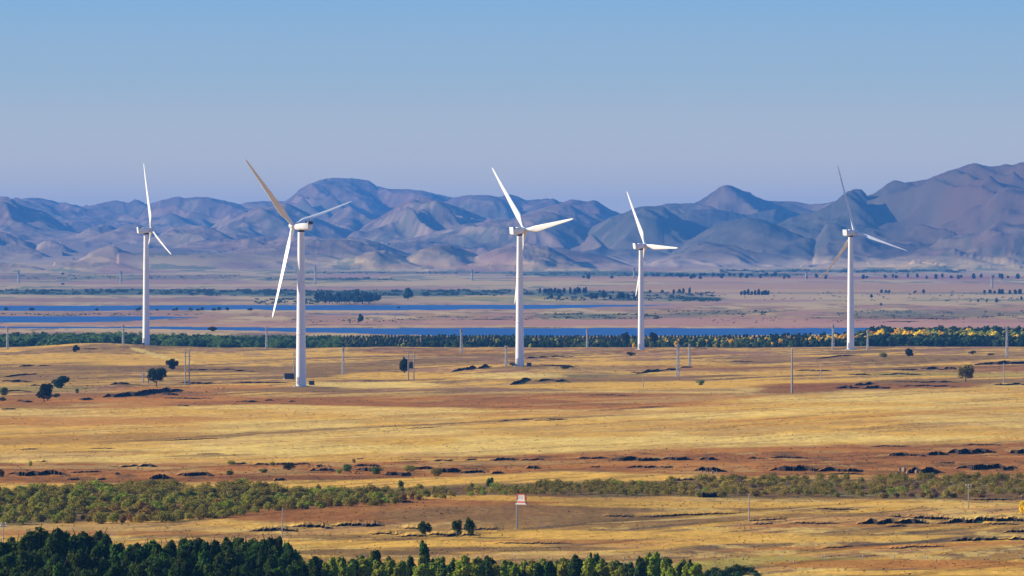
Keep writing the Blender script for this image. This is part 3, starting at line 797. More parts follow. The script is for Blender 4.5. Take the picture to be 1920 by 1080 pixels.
def lattice_pole(px, pyb, pyt, wpx, label, heads=True, name='lattice_pole', group='lattice poles on the plain', taper=.45):
    x, d, z = at(px, pyb)
    s_ = d / F; h_ = (pyb - pyt) * s_; w_ = wpx * s_ / 2
    root = empty(name, (x, d, z), R(20))
    tag(root, label, 'lattice pole' if name == 'lattice_pole' else 'pylon', group)
    mb = MB(); r = max(.05, .12 * s_ / .25)
    nl = max(6, int(h_ / (w_ * 3.2)))
    def P(i, a, b):
        t = i / nl; ww = w_ * (1 - (1 - taper) * t); return (a * ww, b * ww, h_ * t)
    for a, b in ((-1, -1), (1, -1), (1, 1), (-1, 1)):
        mb.tube([P(0, a, b), P(nl, a, b)], [r, r * .8], 5)
    for i in range(nl):
        for (a, b), (c, e) in (((-1, -1), (1, -1)), ((1, -1), (1, 1)), ((1, 1), (-1, 1)), ((-1, 1), (-1, -1))):
            if i % 2: a, b, c, e = c, e, a, b
            mb.tube([P(i, a, b), P(i + 1, c, e)], [r * .7, r * .7], 4)
            mb.tube([P(i, a, b), P(i, c, e)], [r * .5, r * .5], 4)
    mb.build('mast', M_galv, root)
    if heads:
        for t, wa in ((.97, 1.35), (.88, 1.7)) if name == 'lattice_pole' else ((.97, 1.3), (.85, 1.7), (.73, 1.4)):
            mb = MB(); q = w_ * wa
            mb.tube([(-q, 0, h_ * t), (q, 0, h_ * t)], [r, r], 5); mb.tube([(-q, 0, h_ * t), (0, 0, h_ * t + q * .35)], [r * .7] * 2, 5); mb.tube([(q, 0, h_ * t), (0, 0, h_ * t + q * .35)], [r * .7] * 2, 5)
            cr = mb.build('crossarm', M_galv, root)
            for sx in (-1, 1):
                mb = MB(); mb.tube([(sx * q * .95, 0, h_ * t - r), (sx * q * .95, 0, h_ * t - r - h_ * .03)], [r * 1.1, r * 1.1], 6); mb.build('insulator', M_wsign, cr)
    return root

random.seed(5)
lattice_pole(643.5, 702, 650, 4.2, 'slim grey lattice pole on brown grass between the two nearest left turbines and the centre')
lattice_pole(865, 662, 617, 4.2, 'lattice pole in front of the blue lake, left of the central turbine')
lattice_pole(949, 687, 648, 4.2, 'lattice pole close to the left of the central turbine foot')
lattice_pole(1101, 652, 617, 3.2, 'lattice pole rising over the belt into the lake, between the two middle turbines')
lattice_pole(1271, 706, 645, 5.0, 'nearer and wider of the two lattice poles right of the smallest turbine')
lattice_pole(1293, 686, 645, 3.6, 'farther and slimmer of the two lattice poles right of the smallest turbine')
lattice_pole(1562, 655, 608, 4.0, 'lattice pole before golden trees, left of the rightmost turbine')
lattice_pole(1627, 656, 618, 3.0, 'lattice pole before golden trees, right of the rightmost turbine')
lattice_pole(1888, 670, 612, 4.2, 'lattice pole before dark trees near the right edge')
lattice_pole(14, 655, 612, 3.4, 'lattice pole before the green belt at the left edge')
lattice_pole(231, 647, 609, 3.4, 'lattice pole before the green belt, left of the leftmost turbine')
lattice_pole(500, 655, 613, 3.2, 'lattice pole before the green belt, left of the nearest turbine')
pole(1485, 737, 655, 'tall straight pale concrete pole at the edge of the gold field', wpx=5)
pole(1539, 713, 685, 'short concrete pole on gold grass behind the tall one', wpx=2.4)
pole(1882, 718, 681, 'short concrete pole below the dark trees near the right edge', wpx=2.8)
pole(1206, 727, 703, 'short faint concrete pole below the smallest turbine', wpx=2.2)
pole(529.5, 1008, 955, 'thin concrete pole above the dark poplars', 'plain', wpx=2.6)
pole(6, 1020, 981, 'utility pole with two crossarms at the left edge by the poplars', 'two', wpx=2.6)
pole(1404.5, 977, 930, 'plain pole beside the wheel track below the willows', wpx=3)
pole(1816, 954, 908, 'utility pole with crossarm among the rust willows on the right', 'one', wpx=2.8)
pole(968.5, 995, 946, 'slim pole standing just before the red and white board', wpx=2.0)

def hframe(px1, px2, pyb, pyt, label, bars, box=None):
    x1, d, z = at((px1 + px2) / 2, pyb)
    s_ = d / F; h_ = (pyb - pyt) * s_; g = abs(px2 - px1) * s_ / 2
    root = empty('twin_pole_frame', (x1, d, z), 0)
    tag(root, label, 'twin pole', 'twin pole frames of the power line')
    for sx in (-1, 1):
        mb = MB(); mb.tube([(sx * g, 0, -.5), (sx * g, 0, h_)], [.30, .2], 10); mb.build('mast', M_conc, root)
    for t in bars:
        mb = MB(); ww = g * 2.1; mb.box(-ww, ww, -.48, -.33, h_ * t - .1, h_ * t + .1)
        cr = mb.build('crossarm', M_galv, root)
        for q in (-1, 0, 1):
            mb = MB(); mb.tube([(q * ww * .9, -.4, h_ * t + .1), (q * ww * .9, -.4, h_ * t + .6)], [.1, .07], 6); mb.build('insulator', M_wsign, cr)
    if box:
        mb = MB(); mb.box(-g * .55, g * .75, -1.2, -.5, h_ * box, h_ * (box + .17)); mb.box(-g * .45, g * .65, -1.05, -.65, h_ * (box + .17), h_ * (box + .22))
        tr = mb.build('transformer', M_dark, root)
        mb = MB(); mb.box(-g * 1.1, g * 1.1, -1.3, -.2, h_ * box - .3, h_ * box - .01); mb.build('shelf', M_conc, root)
hframe(347.5, 355, 722, 655, 'tall twin concrete poles without arms, right of the large leaning tree', [.8])
hframe(765.5, 776, 713, 659, 'twin poles carrying a transformer and crossarm before a round tree', [.83, .74], .42)
hframe(268, 278, 718, 696, 'low twin pole frame left of the large dark tree', [.6])
hframe(551, 556, 711, 660, 'twin poles half hidden behind the nearest turbine tower', [.9, .6, .3])

for px, pyb, pyt in [(35, 530, 508), (227, 530, 508), (590, 533, 497), (885, 526, 506), (1190, 522, 502), (1512, 523, 507), (1860, 540, 516)]:
    pass
for px, pyb, pyt, lb in [(35, 530, 508, 'left edge'), (227, 530, 508, 'left of the leftmost turbine rotor'), (591, 533, 498, 'right of the nearest turbine tower'), (885, 526, 506, 'left of the central turbine'),
                         (1189, 522, 502, 'just left of the smallest turbine'), (1512, 523, 507, 'left of the rightmost turbine'), (1860, 541, 516, 'right edge')]:
    lattice_pole(px, pyb, pyt, 3.6, 'far pale steel pylon on the hazy plain, ' + lb, name='pylon', group='far pylons before the mountains', taper=.3)

# ------------------------------------------------------------------ red and white board
x, d, z = at(977, 992)
s_ = d / F
bd = empty('sign_board', (x, d, z), R(-28)); tag(bd, 'white board with orange-red frame and red stripe, raised on posts above the brown slope', 'sign board')
zt = (992 - 926) * s_; zb_ = (992 - 946) * s_; wt = 8.4 * s_; wb_ = 11.0 * s_
def slab(y0, y1, t0, t1, wsc=1.0, xo=0.0):
    a = zb_ + (zt - zb_) * t0; b = zb_ + (zt - zb_) * t1
    wa = (wb_ + (wt - wb_) * t0) * wsc; wv = (wb_ + (wt - wb_) * t1) * wsc
    return [(-wa, y0, a), (wa, y0, a), (wa, y1, a), (-wa, y1, a), (-wv, y0, b), (wv, y0, b), (wv, y1, b), (-wv, y1, b)]
BF = [[0, 3, 2, 1], [4, 5, 6, 7], [0, 1, 5, 4], [1, 2, 6, 5], [2, 3, 7, 6], [3, 0, 4, 7]]
mb = MB(); mb.add(slab(-.05, .05, .1, .93, .80), BF); pn = mb.build('panel', M_wsign, bd)
mb = MB(); mb.add(slab(-.12, .12, .93, 1.0, 1.02), BF)
for sx in (-1, 1):
    V = []
    for t0 in (.45, .93):
        wa = wb_ + (wt - wb_) * t0; zz = zb_ + (zt - zb_) * t0
        V += [(sx * wa * .82, -.11, zz), (sx * wa * 1.0, -.11, zz), (sx * wa * 1.0, .11, zz), (sx * wa * .82, .11, zz)]
    mb.add(V, BF)
mb.build('frame', M_red, bd)
mb = MB(); mb.add(slab(-.06, -.052, .16, .30, .76), BF); mb.build('stripe', M_red, bd)
for t0 in (.55, .66, .77):
    mb = MB(); mb.add(slab(-.058, -.052, t0, t0 + .035, .50), BF); mb.build('lettering', M_conc, pn)
mb = MB(); mb.add(slab(-.22, .22, 0.0, .09, 1.05), BF); mb.build('base_rail', M_wsign, bd)
mb = MB(); mb.tube([(wb_ * .95, .1, zb_), (wt * 1.25, .1, zb_ + (zt - zb_) * .75)], [.07, .05], 6); mb.build('brace', M_dark, bd)
mb = MB(); mb.tube([(-wb_ * .75, 0.0, -.4), (-wb_ * .75, 0, zb_)], [.11, .09], 10); mb.build('post', M_galv, bd)

# ------------------------------------------------------------------ fence posts, low right
random.seed(8)
fp = [(1320, 1046, 6), (1360, 1047, 6), (1394, 1048, 7), (1466, 1049, 7), (1489, 1056, 7), (1541, 1048, 6), (1547, 1047, 6), (1618, 1048, 6), (1677, 1049, 8), (1738, 1048, 5), (1855, 1048, 7), (1913, 1049, 8), (683, 1049, 8), (754, 1050, 7),
      (822, 1047, 7), (894, 1048, 6), (965, 1048, 7), (1035, 1049, 6), (1100, 1048, 6), (1170, 1049, 6), (1240, 1048, 6)]
for i, (px, py, hp) in enumerate(fp):
    x, d, z = at(px, py); h_ = hp * d / F
    o = empty('fence_post', (x, d, z), R(random.uniform(-30, 30)))
    where = 'right of the green shrubs' if px > 1300 else 'behind the low trees at the bottom'
    tag(o, 'short white fence post ' + where, 'fence post', 'white fence posts ' + where)
    mb = MB(); mb.tube([(0, 0, -.3), (random.uniform(-.04, .04), 0, h_)], [.085, .075], 8); mb.build('post', M_conc, o)
    mb = MB(); mb.tube([(0, 0, h_ - .02), (0, 0, h_ + .06)], [.09, .03], 8); mb.build('cap', M_wsign, o)
x, d, z = at(210, 1006)
o = empty('marker_post', (x, d, z)); tag(o, 'single white marker post above the dark poplars', 'marker post')
mb = MB(); mb.box(-.1, .1, -.08, .08, -.3, 10 * d / F); mb.build('post', M_wsign, o)
mb = MB(); mb.box(-.11, .11, -.09, .09, 10 * d / F + .003, 10 * d / F + .12); mb.build('cap', M_wsign, o)
# ------------------------------------------------------------------ wheel track
def ribbon(pts, wid, name):
    V = []; Fc = []; P = []
    for i in range(len(pts) - 1):
        for k in range(24):
            t = k / 24.0
            P.append((pts[i][0] + (pts[i + 1][0] - pts[i][0]) * t, pts[i][1] + (pts[i + 1][1] - pts[i][1]) * t))
    for i, (px, py) in enumerate(P):
        d = (H) * F / (py - HZ); x = (px - 960) / F * d
        ww = wid * (1 + .25 * math.sin(i * .31)) * min(1, .12 + i / 60.0)
        for s_ in (-1, -.5, 0, .5, 1):
            V.append((x, d + s_ * ww, float(hz(x, d + s_ * ww)[0]) + (.07 if abs(s_) < 1 else .0)))
    for i in range(len(P) - 1):
        for k in range(4):
            a = i * 5 + k; Fc.append([a, a + 5, a + 6, a + 1])
    o = mesh(name, V, Fc, M_track, smooth=True); tag(o, kind='structure')
ribbon([(1100, 984), (1180, 981), (1260, 976), (1350, 970), (1430, 963), (1500, 955), (1560, 950), (1640, 948.5), (1740, 948), (1920, 947)], 2.6, 'dirt_track')

# ------------------------------------------------------------------ broken earth banks: a steep ragged face towards us, the top runs back into the ground
def bank(x0, x1, py, hp, sl=0.0, seed=0):
    rs = np.random.RandomState(seed)
    n = max(8, int((x1 - x0) / 1.3))
    us = np.linspace(x0, x1, n); t = np.linspace(0, 1, n)
    env = np.minimum(1, np.minimum(t, 1 - t) * (3.2 + 3 * rs.rand())) ** .8
    pr = (.72 + .38 * vn(us / 16.0, 0 * us, seed)) * (.86 + .24 * vn(us / 3.0, 0 * us, seed + 1)) * env
    cut = sm(vn(us / 18.0, 0 * us + 3, seed + 2), .08, .22); pr = pr * (.35 + .65 * cut)
    V = []; Fc = []
    for i in range(n):
        u = us[i]; yy = py + sl * (u - (x0 + x1) / 2) + hp * .45 * (vn(u / 12.0, 1.0, seed + 5) - .5) + hp * .3
        d = H * F / (yy - HZ)
        dj = d + (vn(u / 3.0, 5.0, seed + 7) - .5) * 3.5
        h_ = max(hp * .85 * pr[i], .02) * d / F
        bx = lambda q: (u - 960) / F * q
        g = lambda q: float(hz(bx(q), q)[0])
        rows = [(dj - 1.0, -.25), (dj - .45, h_ * .35), (dj - .2 + .2 * vn(u, 2.0, seed), h_ * .7), (dj + .15, h_), (d + 3.5, h_ * .93), (d + 8 + 5 * h_, h_ * .45), (d + 15 + 13 * h_, -.12)]
        for q, hh in rows:
            V.append((bx(q), q, g(q) + hh))
    m = 7
    for i in range(n - 1):
        for k in range(m - 1):
            a = i * m + k; Fc.append([a, a + m, a + m + 1, a + 1])
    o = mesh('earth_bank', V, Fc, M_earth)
    o.data.materials.append(M_ground)
    VA = np.array(V); uu_ = 960 + VA[:, 0] * F / VA[:, 1]
    jj = np.clip(np.searchsorted(dr, VA[:, 1]), 0, NR - 1); ii = np.clip(np.searchsorted(uc, uu_), 0, NC - 1)
    at_ = o.data.color_attributes.new('Col', 'FLOAT_COLOR', 'POINT')
    at_.data.foreach_set('color', np.concatenate([np.clip(CL[jj, ii], .01, .9), np.ones((len(V), 1))], 1).astype(np.float32).ravel())
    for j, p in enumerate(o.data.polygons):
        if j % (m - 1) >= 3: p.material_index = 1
    tag(o, kind='structure')
BK = [(1075, 1140, 859, 4), (1145, 1240, 861, 8), (1240, 1300, 860, 8), (1310, 1345, 860, 6), (1300, 1362, 883, 10), (1400, 1440, 858, 4), (1440, 1520, 857, 4), (1440, 1545, 881, 10), (1530, 1618, 883, 8), (1550, 1620, 889, 3),
      (1665, 1706, 849, 7), (1700, 1735, 852, 4), (1735, 1772, 849, 7), (1774, 1868, 846, 9), (1885, 1935, 845, 9), (1630, 1705, 835.5, 2.5), (1800, 1880, 832, 2.5), (1696, 1764, 884, 13), (1790, 1908, 875, 10), (1760, 1790, 866, 3),
      (1170, 1236, 878, 4), (1235, 1262, 878, 3), (915, 972, 862, 5), (975, 1020, 862, 4), (985, 1010, 878, 6), (1105, 1125, 877, 3), (12, 132, 889, 9), (130, 190, 886, 4), (200, 222, 874, 3), (222, 260, 874, 4), (258, 292, 873, 7),
      (60, 90, 867, 2.5), (278, 318, 893, 11), (330, 402, 889, 7), (214, 222, 889, 4), (124, 148, 899, 4), (180, 197, 898, 4), (35, 72, 844, 2), (165, 218, 841, 2), (365, 420, 851, 2), (430, 462, 870, 3), (475, 506, 870.5, 3), (505, 580, 869, 4),
      (578, 626, 881, 5), (512, 534, 900, 5), (662, 712, 873, 4), (665, 720, 880, 8), (715, 770, 889, 9), (770, 812, 877, 6), (810, 866, 883, 9), (862, 908, 886, 5), (920, 942, 887, 5), (665, 682, 860, 2), (750, 790, 862, 2), (810, 850, 864, 3), (870, 895, 863, 3),
      (1309, 1352, 928, 12), (1155, 1185, 927, 4), (1245, 1305, 902, 4), (1420, 1436, 924, 7), (1465, 1520, 923, 3), (1560, 1640, 926, 3), (728, 778, 956, 6), (465, 560, 997, 6), (545, 625, 992, 6), (615, 722, 990, 5), (690, 760, 1002, 3), (740, 802, 1005, 4), (800, 902, 1003, 5),
      (755, 800, 993, 3), (840, 910, 993, 3), (925, 1080, 1017, 3), (880, 945, 993, 3), (1130, 1190, 973, 3), (1190, 1400, 967, 3, -.055), (1400, 1475, 974, 3, -.05), (1520, 1612, 954, 2.5), (1475, 1575, 981, 3), (1605, 1742, 979, 9, -.03), (1665, 1735, 968, 4, .03), (1700, 1800, 971, 6, .03), (1755, 1935, 976, 8, -.02),  # level strip just under the wheel track is a dark stand-in for its shadow
      (1840, 1912, 982, 3), (1880, 1935, 994, 4), (1780, 1935, 1009, 6, -.04), (1410, 1450, 981, 3), (1660, 1700, 985, 3), (1800, 1920, 936, 3), (1900, 1930, 932, 6), (1540, 1600, 1024, 2.5, -.03), (950, 1080, 1017, 2), (1640, 1780, 1024, 2.5, -.03),
      (35, 68, 686, 3), (66, 98, 686, 3), (5, 72, 703, 3, -.1), (0, 70, 715, 4), (55, 110, 722, 5), (190, 262, 741, 7), (145, 175, 747, 5), (215, 345, 735, 9, -.09), (300, 335, 737, 5), (205, 250, 724, 6), (350, 395, 693, 3), (390, 445, 692, 3), (435, 480, 695, 3), (430, 545, 717, 4), (330, 405, 717, 4),
      (155, 184, 661, 3), (50, 90, 649, 4), (845, 895, 696, 6, -.03), (893, 918, 694, 7), (955, 995, 717, 6, -.15), (1000, 1070, 717, 4), (1000, 1085, 693, 3), (985, 1030, 669, 4, -.05), (1030, 1080, 668, 3), (1190, 1275, 695, 6, -.08), (1275, 1300, 690, 3), (1180, 1215, 698, 3), (1560, 1672, 725, 7), (1600, 1640, 720, 6), (1670, 1800, 716, 3),
      (1680, 1800, 723, 3), (1590, 1635, 702, 3), (1640, 1730, 701, 3), (1670, 1725, 692, 3), (1725, 1800, 690, 5), (1825, 1935, 681, 6, -.02), (1860, 1930, 720, 4), (1370, 1400, 678, 2), (1490, 1560, 694, 3), (1530, 1610, 672, 3, -.05), (1300, 1330, 656, 2), (1365, 1420, 678, 2),
      (680, 720, 713, 3), (0, 60, 733, 3), (0, 30, 766, 3), (330, 355, 760, 2.5), (440, 485, 752, 4, -.05), (495, 512, 750, 3), (540, 552, 752, 3), (300, 400, 745, 3), (30, 62, 752, 5), (760, 830, 802, 2, -.04), (930, 1000, 788, 3, -.05), (1020, 1065, 788, 3), (1000, 1040, 790, 2), (300, 440, 823, 2, -.04), (1100, 1180, 742, 2), (1195, 1240, 763, 2),
      (1655, 1730, 596, 1.6), (1690, 1800, 591, 1.6), (560, 625, 602, 1.4), (855, 965, 592, 1.6), (640, 720, 602, 1.4), (20, 60, 592, 1.4)]
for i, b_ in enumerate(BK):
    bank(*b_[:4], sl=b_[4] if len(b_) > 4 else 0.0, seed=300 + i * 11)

# boulders on the eroded bank at the right
random.seed(3)
def boulder(px, py, wp, hp, label, grp):
    x, d, z = at(px, py); s_ = d / F
    bpy_V = []
    me = MB(); n = 10; secs = []
    for j in range(7):
        a = math.pi * j / 6
        secs.append([Vector((math.sin(a) * math.cos(2 * math.pi * q / n) * wp * s_ * .5 * random.uniform(.75, 1.15), math.sin(a) * math.sin(2 * math.pi * q / n) * wp * s_ * .5 * random.uniform(.75, 1.15), (-math.cos(a) * .5 + .35) * hp * s_ * random.uniform(.9, 1.1))) for q in range(n)])
    V, Fc = ring_surface(secs, n)
    o = mesh('boulder', V, Fc, M_boulder); o.location = (x, d - 1.5, z); tag(o, label, 'boulder', grp)
for i in range(11):
    boulder(random.uniform(1686, 1722), random.uniform(882, 889), random.uniform(5, 9), random.uniform(5, 9), 'tan boulder at the left end of an eroded bank, right side', 'tan boulders by the eroded bank')
for i in range(8):
    boulder(random.uniform(1315, 1345), random.uniform(884, 888), random.uniform(3, 6), random.uniform(3, 5), 'small tan boulder under the short bank right of centre', 'small boulders under the short bank')
# ------------------------------------------------------------------ trees and shrubs
def leaves(P, Nrm, size, rs, flat=.55):
    """one quad leaf clump per point, turned roughly outwards"""
    n = len(P)
    nr = Nrm + rs.normal(0, flat, (n, 3)); nr /= np.linalg.norm(nr, axis=1)[:, None] + 1e-9
    r = rs.normal(0, 1, (n, 3)); a = np.cross(nr, r); a /= np.linalg.norm(a, axis=1)[:, None] + 1e-9
    b = np.cross(nr, a)
    s = size * rs.uniform(.55, 1.25, (n, 1))
    q = rs.uniform(.6, 1.0, (n, 1))
    V = np.stack([P - a * s, P - b * s * q, P + a * s, P + b * s * q], 1).reshape(-1, 3)
    return V, np.arange(n * 4).reshape(-1, 4)

def crown(clumps, n, size, rs, deep=.35):
    """clumps: (x, y, z, rx, ry, rz); leaf quads on and inside the clump surfaces"""
    cl = np.array(clumps); wgt = (cl[:, 3] * cl[:, 5]) ** 1.0; wgt /= wgt.sum()
    k = rs.choice(len(cl), n, p=wgt)
    v = rs.normal(0, 1, (n, 3)); v /= np.linalg.norm(v, axis=1)[:, None]
    r = 1 - deep * rs.rand(n, 1) ** 1.5
    r = r * (1 + .18 * rs.normal(0, 1, (n, 1)) * (rs.rand(n, 1) < .35))
    c = cl[k]
    P = c[:, :3] + v * r * c[:, 3:6]
    return leaves(P, v, size, rs)

def trunk_mb(h, r, rs, limbs=5, lean=0.0, spread=.3, base=.35):
    mb = MB()
    pts = [(0, 0, -.3)]
    for i in range(1, 6):
        t = i / 5; pts.append((lean * t * h + rs.normal(0, .015 * h), rs.normal(0, .015 * h), h * t))
    mb.tube(pts, [r * (1.25 - 1.05 * i / 5) for i in range(6)], 7)
    for i in range(limbs):
        t = base + (1 - base) * (i + .5) / limbs * .8
        p0 = Vector((lean * t * h, 0, h * t)); a = rs.uniform(0, 6.28)
        p1 = p0 + Vector((math.cos(a) * spread * h * .5, math.sin(a) * spread * h * .5, h * .14)); p2 = p0 + Vector((math.cos(a) * spread * h, math.sin(a) * spread * h, h * .3))
        mb.tube([p0, p1, p2], [r * .5, r * .32, r * .12], 5)
    return mb

def poplar_clumps(h, w, rs, n=17):
    c = []
    for i in range(n):
        t = (i + rs.rand()) / n
        z = h * (.08 + .82 * t)
        rr = w * float(np.interp(t, [0, .15, .4, .75, .9, 1], [.8, 1.05, 1.12, 1.0, .8, .42]))
        a = rs.uniform(0, 6.28); q = rr * rs.uniform(.1, .6)
        c.append((math.cos(a) * q, math.sin(a) * q, z, rr * .58, rr * .58, h * .06 + rr * .28))
    return c

def round_clumps(h, w, rs, n=14, z0=.16, lean=0.0):
    c = []
    for i in range(n):
        v = rs.normal(0, 1, 3); v /= np.linalg.norm(v); v[2] = v[2] * .95
        q = rs.uniform(.35, .72)
        zc = h * (z0 + (1 - z0) * .48)
        c.append((v[0] * q * w + lean * w * (v[2]), v[1] * q * w, zc + v[2] * q * h * (1 - z0) * .62, w * rs.uniform(.28, .44), w * rs.uniform(.28, .44), h * (1 - z0) * rs.uniform(.2, .3)))
    return c

def make_tree(name, label, cat, group, h, w, kind, m, seed, nl=900, ls=.3, parts=True, loc=(0, 0, 0), lean=0.0, tr=None, cname='crown'):
    rs = np.random.RandomState(seed)
    if kind == 'poplar': cl = poplar_clumps(h, w, rs)
    elif kind == 'round': cl = round_clumps(h, w, rs, lean=lean)
    elif kind == 'low': cl = round_clumps(h, w, rs, z0=.02, n=12)
    V, Fc = crown(cl, nl, ls, rs)
    if kind in ('poplar', 'low'):
        V[:, 2] = np.maximum(V[:, 2], -.1)
    tb = trunk_mb(h * (.9 if kind == 'poplar' else .72 if kind == 'round' else .6), tr or h * .022 + .03, rs, limbs=6, lean=lean * .3, spread=.12 if kind == 'poplar' else .28, base=.2 if kind == 'low' else .35)
    if parts:
        root = empty(name, loc); tag(root, label, cat, group)
        mesh(cname, V, Fc, m, root)
        tb.build('trunk' if kind != 'low' else 'stem', M_bark, root)
        return root
    nV = len(V); V = np.concatenate([V, np.array([tuple(v) for v in tb.V])])
    me = [list(map(int, f)) for f in Fc] + [[i + nV for i in f] for f in tb.F]
    o = mesh(name, V, me, m); o.data.materials.append(M_bark)
    mi = np.zeros(len(me), dtype=np.int32); mi[len(Fc):] = 1; o.data.polygons.foreach_set('material_index', mi)
    o.location = loc; tag(o, label, cat, group)
    return o

def clone(o, loc, rz, sc, label=None, cat=None, group=None):
    c = o.copy(); C.objects.link(c); c.location = loc; c.rotation_euler = (0, 0, rz); c.scale = sc
    for ch in o.children:
        k = ch.copy(); C.objects.link(k); k.parent = c
    if label: c['label'] = label
    if cat: c['category'] = cat
    if group: c['group'] = group
    return c

class Kind:
    """first placement moves the prototype itself, later ones copy it"""
    def __init__(s, protos): s.p = protos; s.used = [False] * len(protos)
    def put(s, i, loc, rz, sc, label=None, cat=None, group=None):
        i %= len(s.p); o = s.p[i]
        if not s.used[i]:
            s.used[i] = True
            o.location = loc; o.rotation_euler = (0, 0, rz); o.scale = sc
            if label: o['label'] = label
            if cat: o['category'] = cat
            if group: o['group'] = group
            return o
        return clone(o, loc, rz, sc, label, cat, group)
    def done(s):
        for u_, o in zip(s.used, s.p):
            if not u_:
                for ch in list(o.children): bpy.data.objects.remove(ch)
                bpy.data.objects.remove(o)

rnd = random.Random(12)
# --- dark poplar wood in the lower left corner; unit height 10 m, half width 1.9 m
pop = Kind([make_tree('poplar_tree', 'x', 'tree', None, 10, 1.9, 'poplar', M_poplar, 500 + i, nl=5200, ls=.26) for i in range(6)])
tops = [(8, 1010), (28, 1003), (52, 1008), (68, 984), (86, 990), (104, 988), (122, 989), (138, 1000), (152, 992), (172, 1003), (186, 990), (200, 998), (222, 1012), (242, 1018), (262, 1014), (282, 1010), (300, 1014), (322, 1010), (342, 1003), (356, 1010),
        (372, 1004), (390, 1012), (408, 1008), (424, 1005), (442, 1002), (458, 1004), (474, 1006), (490, 1008), (506, 1002), (522, 1003), (536, 1012), (545, 1026)]
for i, (px, pt) in enumerate(tops):
    py = 1128 + rnd.uniform(-8, 8)
    d = H * F / (py - HZ); x = (px - 960) / F * d; z = float(hz(x, d)[0])
    h = (HZ - pt) * d / F + H - z
    lab = 'dark poplar in the back row at lower left'
    pop.put(i, (x, d, z), rnd.uniform(0, 6.28), (h / 10 * rnd.uniform(1.0, 1.4), h / 10 * 1.1, h / 10 * 1.0), lab, 'tree', 'dark poplars in the lower left corner')
for row, (dy, dt) in enumerate([(16, 26), (34, 48)]):
    for i in range(26):
        px = i * 21.5 + rnd.uniform(-6, 6) + row * 9; py = 1128 + dy + rnd.uniform(-5, 5); pt = 1008 + dt + rnd.uniform(-10, 10)
        d = H * F / (py - HZ); x = (px - 960) / F * d; z = float(hz(x, d)[0]); h = (HZ - pt) * d / F + H - z
        pop.put(i + row, (x, d, z), rnd.uniform(0, 6.28), (h / 10 * 1.0, h / 10 * 1.0, h / 10), 'dark poplar in the front rows at lower left', 'tree', 'front poplars in the lower left corner')
# --- single dark poplars along the bottom
spec = [(705, 1027, 15, 'broad dark poplar at the bottom, right of the poplar wood'), (801, 1009, 12, 'tallest dark poplar at the bottom, leaning left, below the three lone trees'), (665, 1046, 14, 'dark tree between the poplar wood and the broad poplar'),
        (915, 1040, 17, 'round dark tree at the bottom under the sign board'), (1082, 1037, 16, 'dark tree at the bottom, left of a narrow pair'), (1107, 1034, 7, 'narrow dark poplar at the bottom, left one of a pair'), (1120, 1034, 9, 'narrow dark poplar at the bottom, right one of a pair'),
        (1200, 1040, 8, 'dark slim tree at the bottom among yellow-green saplings'), (868, 1046, 11, 'small dark tree at the bottom, right of the tallest poplar'), (645, 1043, 8, 'slim green tree just right of the poplar wood'), (1292, 1046, 8, 'dark green tree at the right end of the sapling row'),
        (770, 1042, 9, 'small dark tree left of the tallest poplar at the bottom')]
for i, (px, pt, hw, lab) in enumerate(spec):
    py = 1112 + rnd.uniform(-4, 4); d = H * F / (py - HZ); x = (px - 960) / F * d; z = float(hz(x, d)[0]); h = (HZ - pt) * d / F + H - z
    sx = hw * d / F / 1.75
    o = pop.put(i, (x, d, z), rnd.uniform(0, 6.28), (sx, sx, h / 10), lab, 'tree', 'single dark trees along the bottom')
    if i == 1: o.rotation_euler = (0, R(-4), 0)
pop.done()
# --- yellow green saplings along the bottom
yk = Kind([make_tree('young_tree', 'x', 'tree', None, 10, 1.7, 'poplar', (M_young, M_mid, M_young, M_poplar)[i], 530 + i, nl=1700, ls=.42) for i in range(4)])
for i in range(150):
    px = 556 + 746 * i / 149 + rnd.uniform(-6, 6); py = rnd.choice([1098, 1104, 1112, 1122]) + rnd.uniform(-4, 4)
    pt = 1046 + rnd.uniform(-9, 12) + (4 if px > 900 else 0)
    if px > 1270: pt = 1050 + rnd.uniform(0, 8)
    if px > 1180 and rnd.random() < .2: pt -= 10
    d = H * F / (py - HZ); x = (px - 960) / F * d; z = float(hz(x, d)[0]); h = (HZ - pt) * d / F + H - z
    s = h / 10
    yk.put(rnd.choice([0, 2, 1, 0, 2, 3]), (x, d, z), rnd.uniform(0, 6.28), (s * rnd.uniform(.8, 1.2), s * rnd.uniform(.8, 1.2), s), 'young green sapling along the bottom', 'tree', 'young saplings along the bottom')
yk.done()
gk = Kind([make_tree('low_shrub', 'x', 'shrub', None, 2, 2.2, 'low', M_pine, 560 + i, nl=900, ls=.16, cname='foliage') for i in range(3)])
for i, (px, py, wv) in enumerate([(1328, 1086, 1), (1345, 1079, 1), (1362, 1078, 1), (1380, 1077, 1.1), (1396, 1076, 1), (1412, 1074, .8), (1350, 1092, 1.3), (1385, 1090, 1.2), (1415, 1086, .9), (1000, 1086, 1.2), (1020, 1088, 1.1), (1240, 1088, 1), (1260, 1090, 1)]):
    x, d, z = at(px, py)
    a, b = ('dark low shrub at the bottom, right of the saplings', 'dark shrubs right of the saplings') if px > 1300 else ('dark low shrub at the bottom, under the saplings', 'dark shrubs under the saplings')
    gk.put(i, (x, d, z - .1), rnd.uniform(0, 6.28), (wv * .7, wv * .7, wv * .75), a, 'shrub', b)
gk.done()

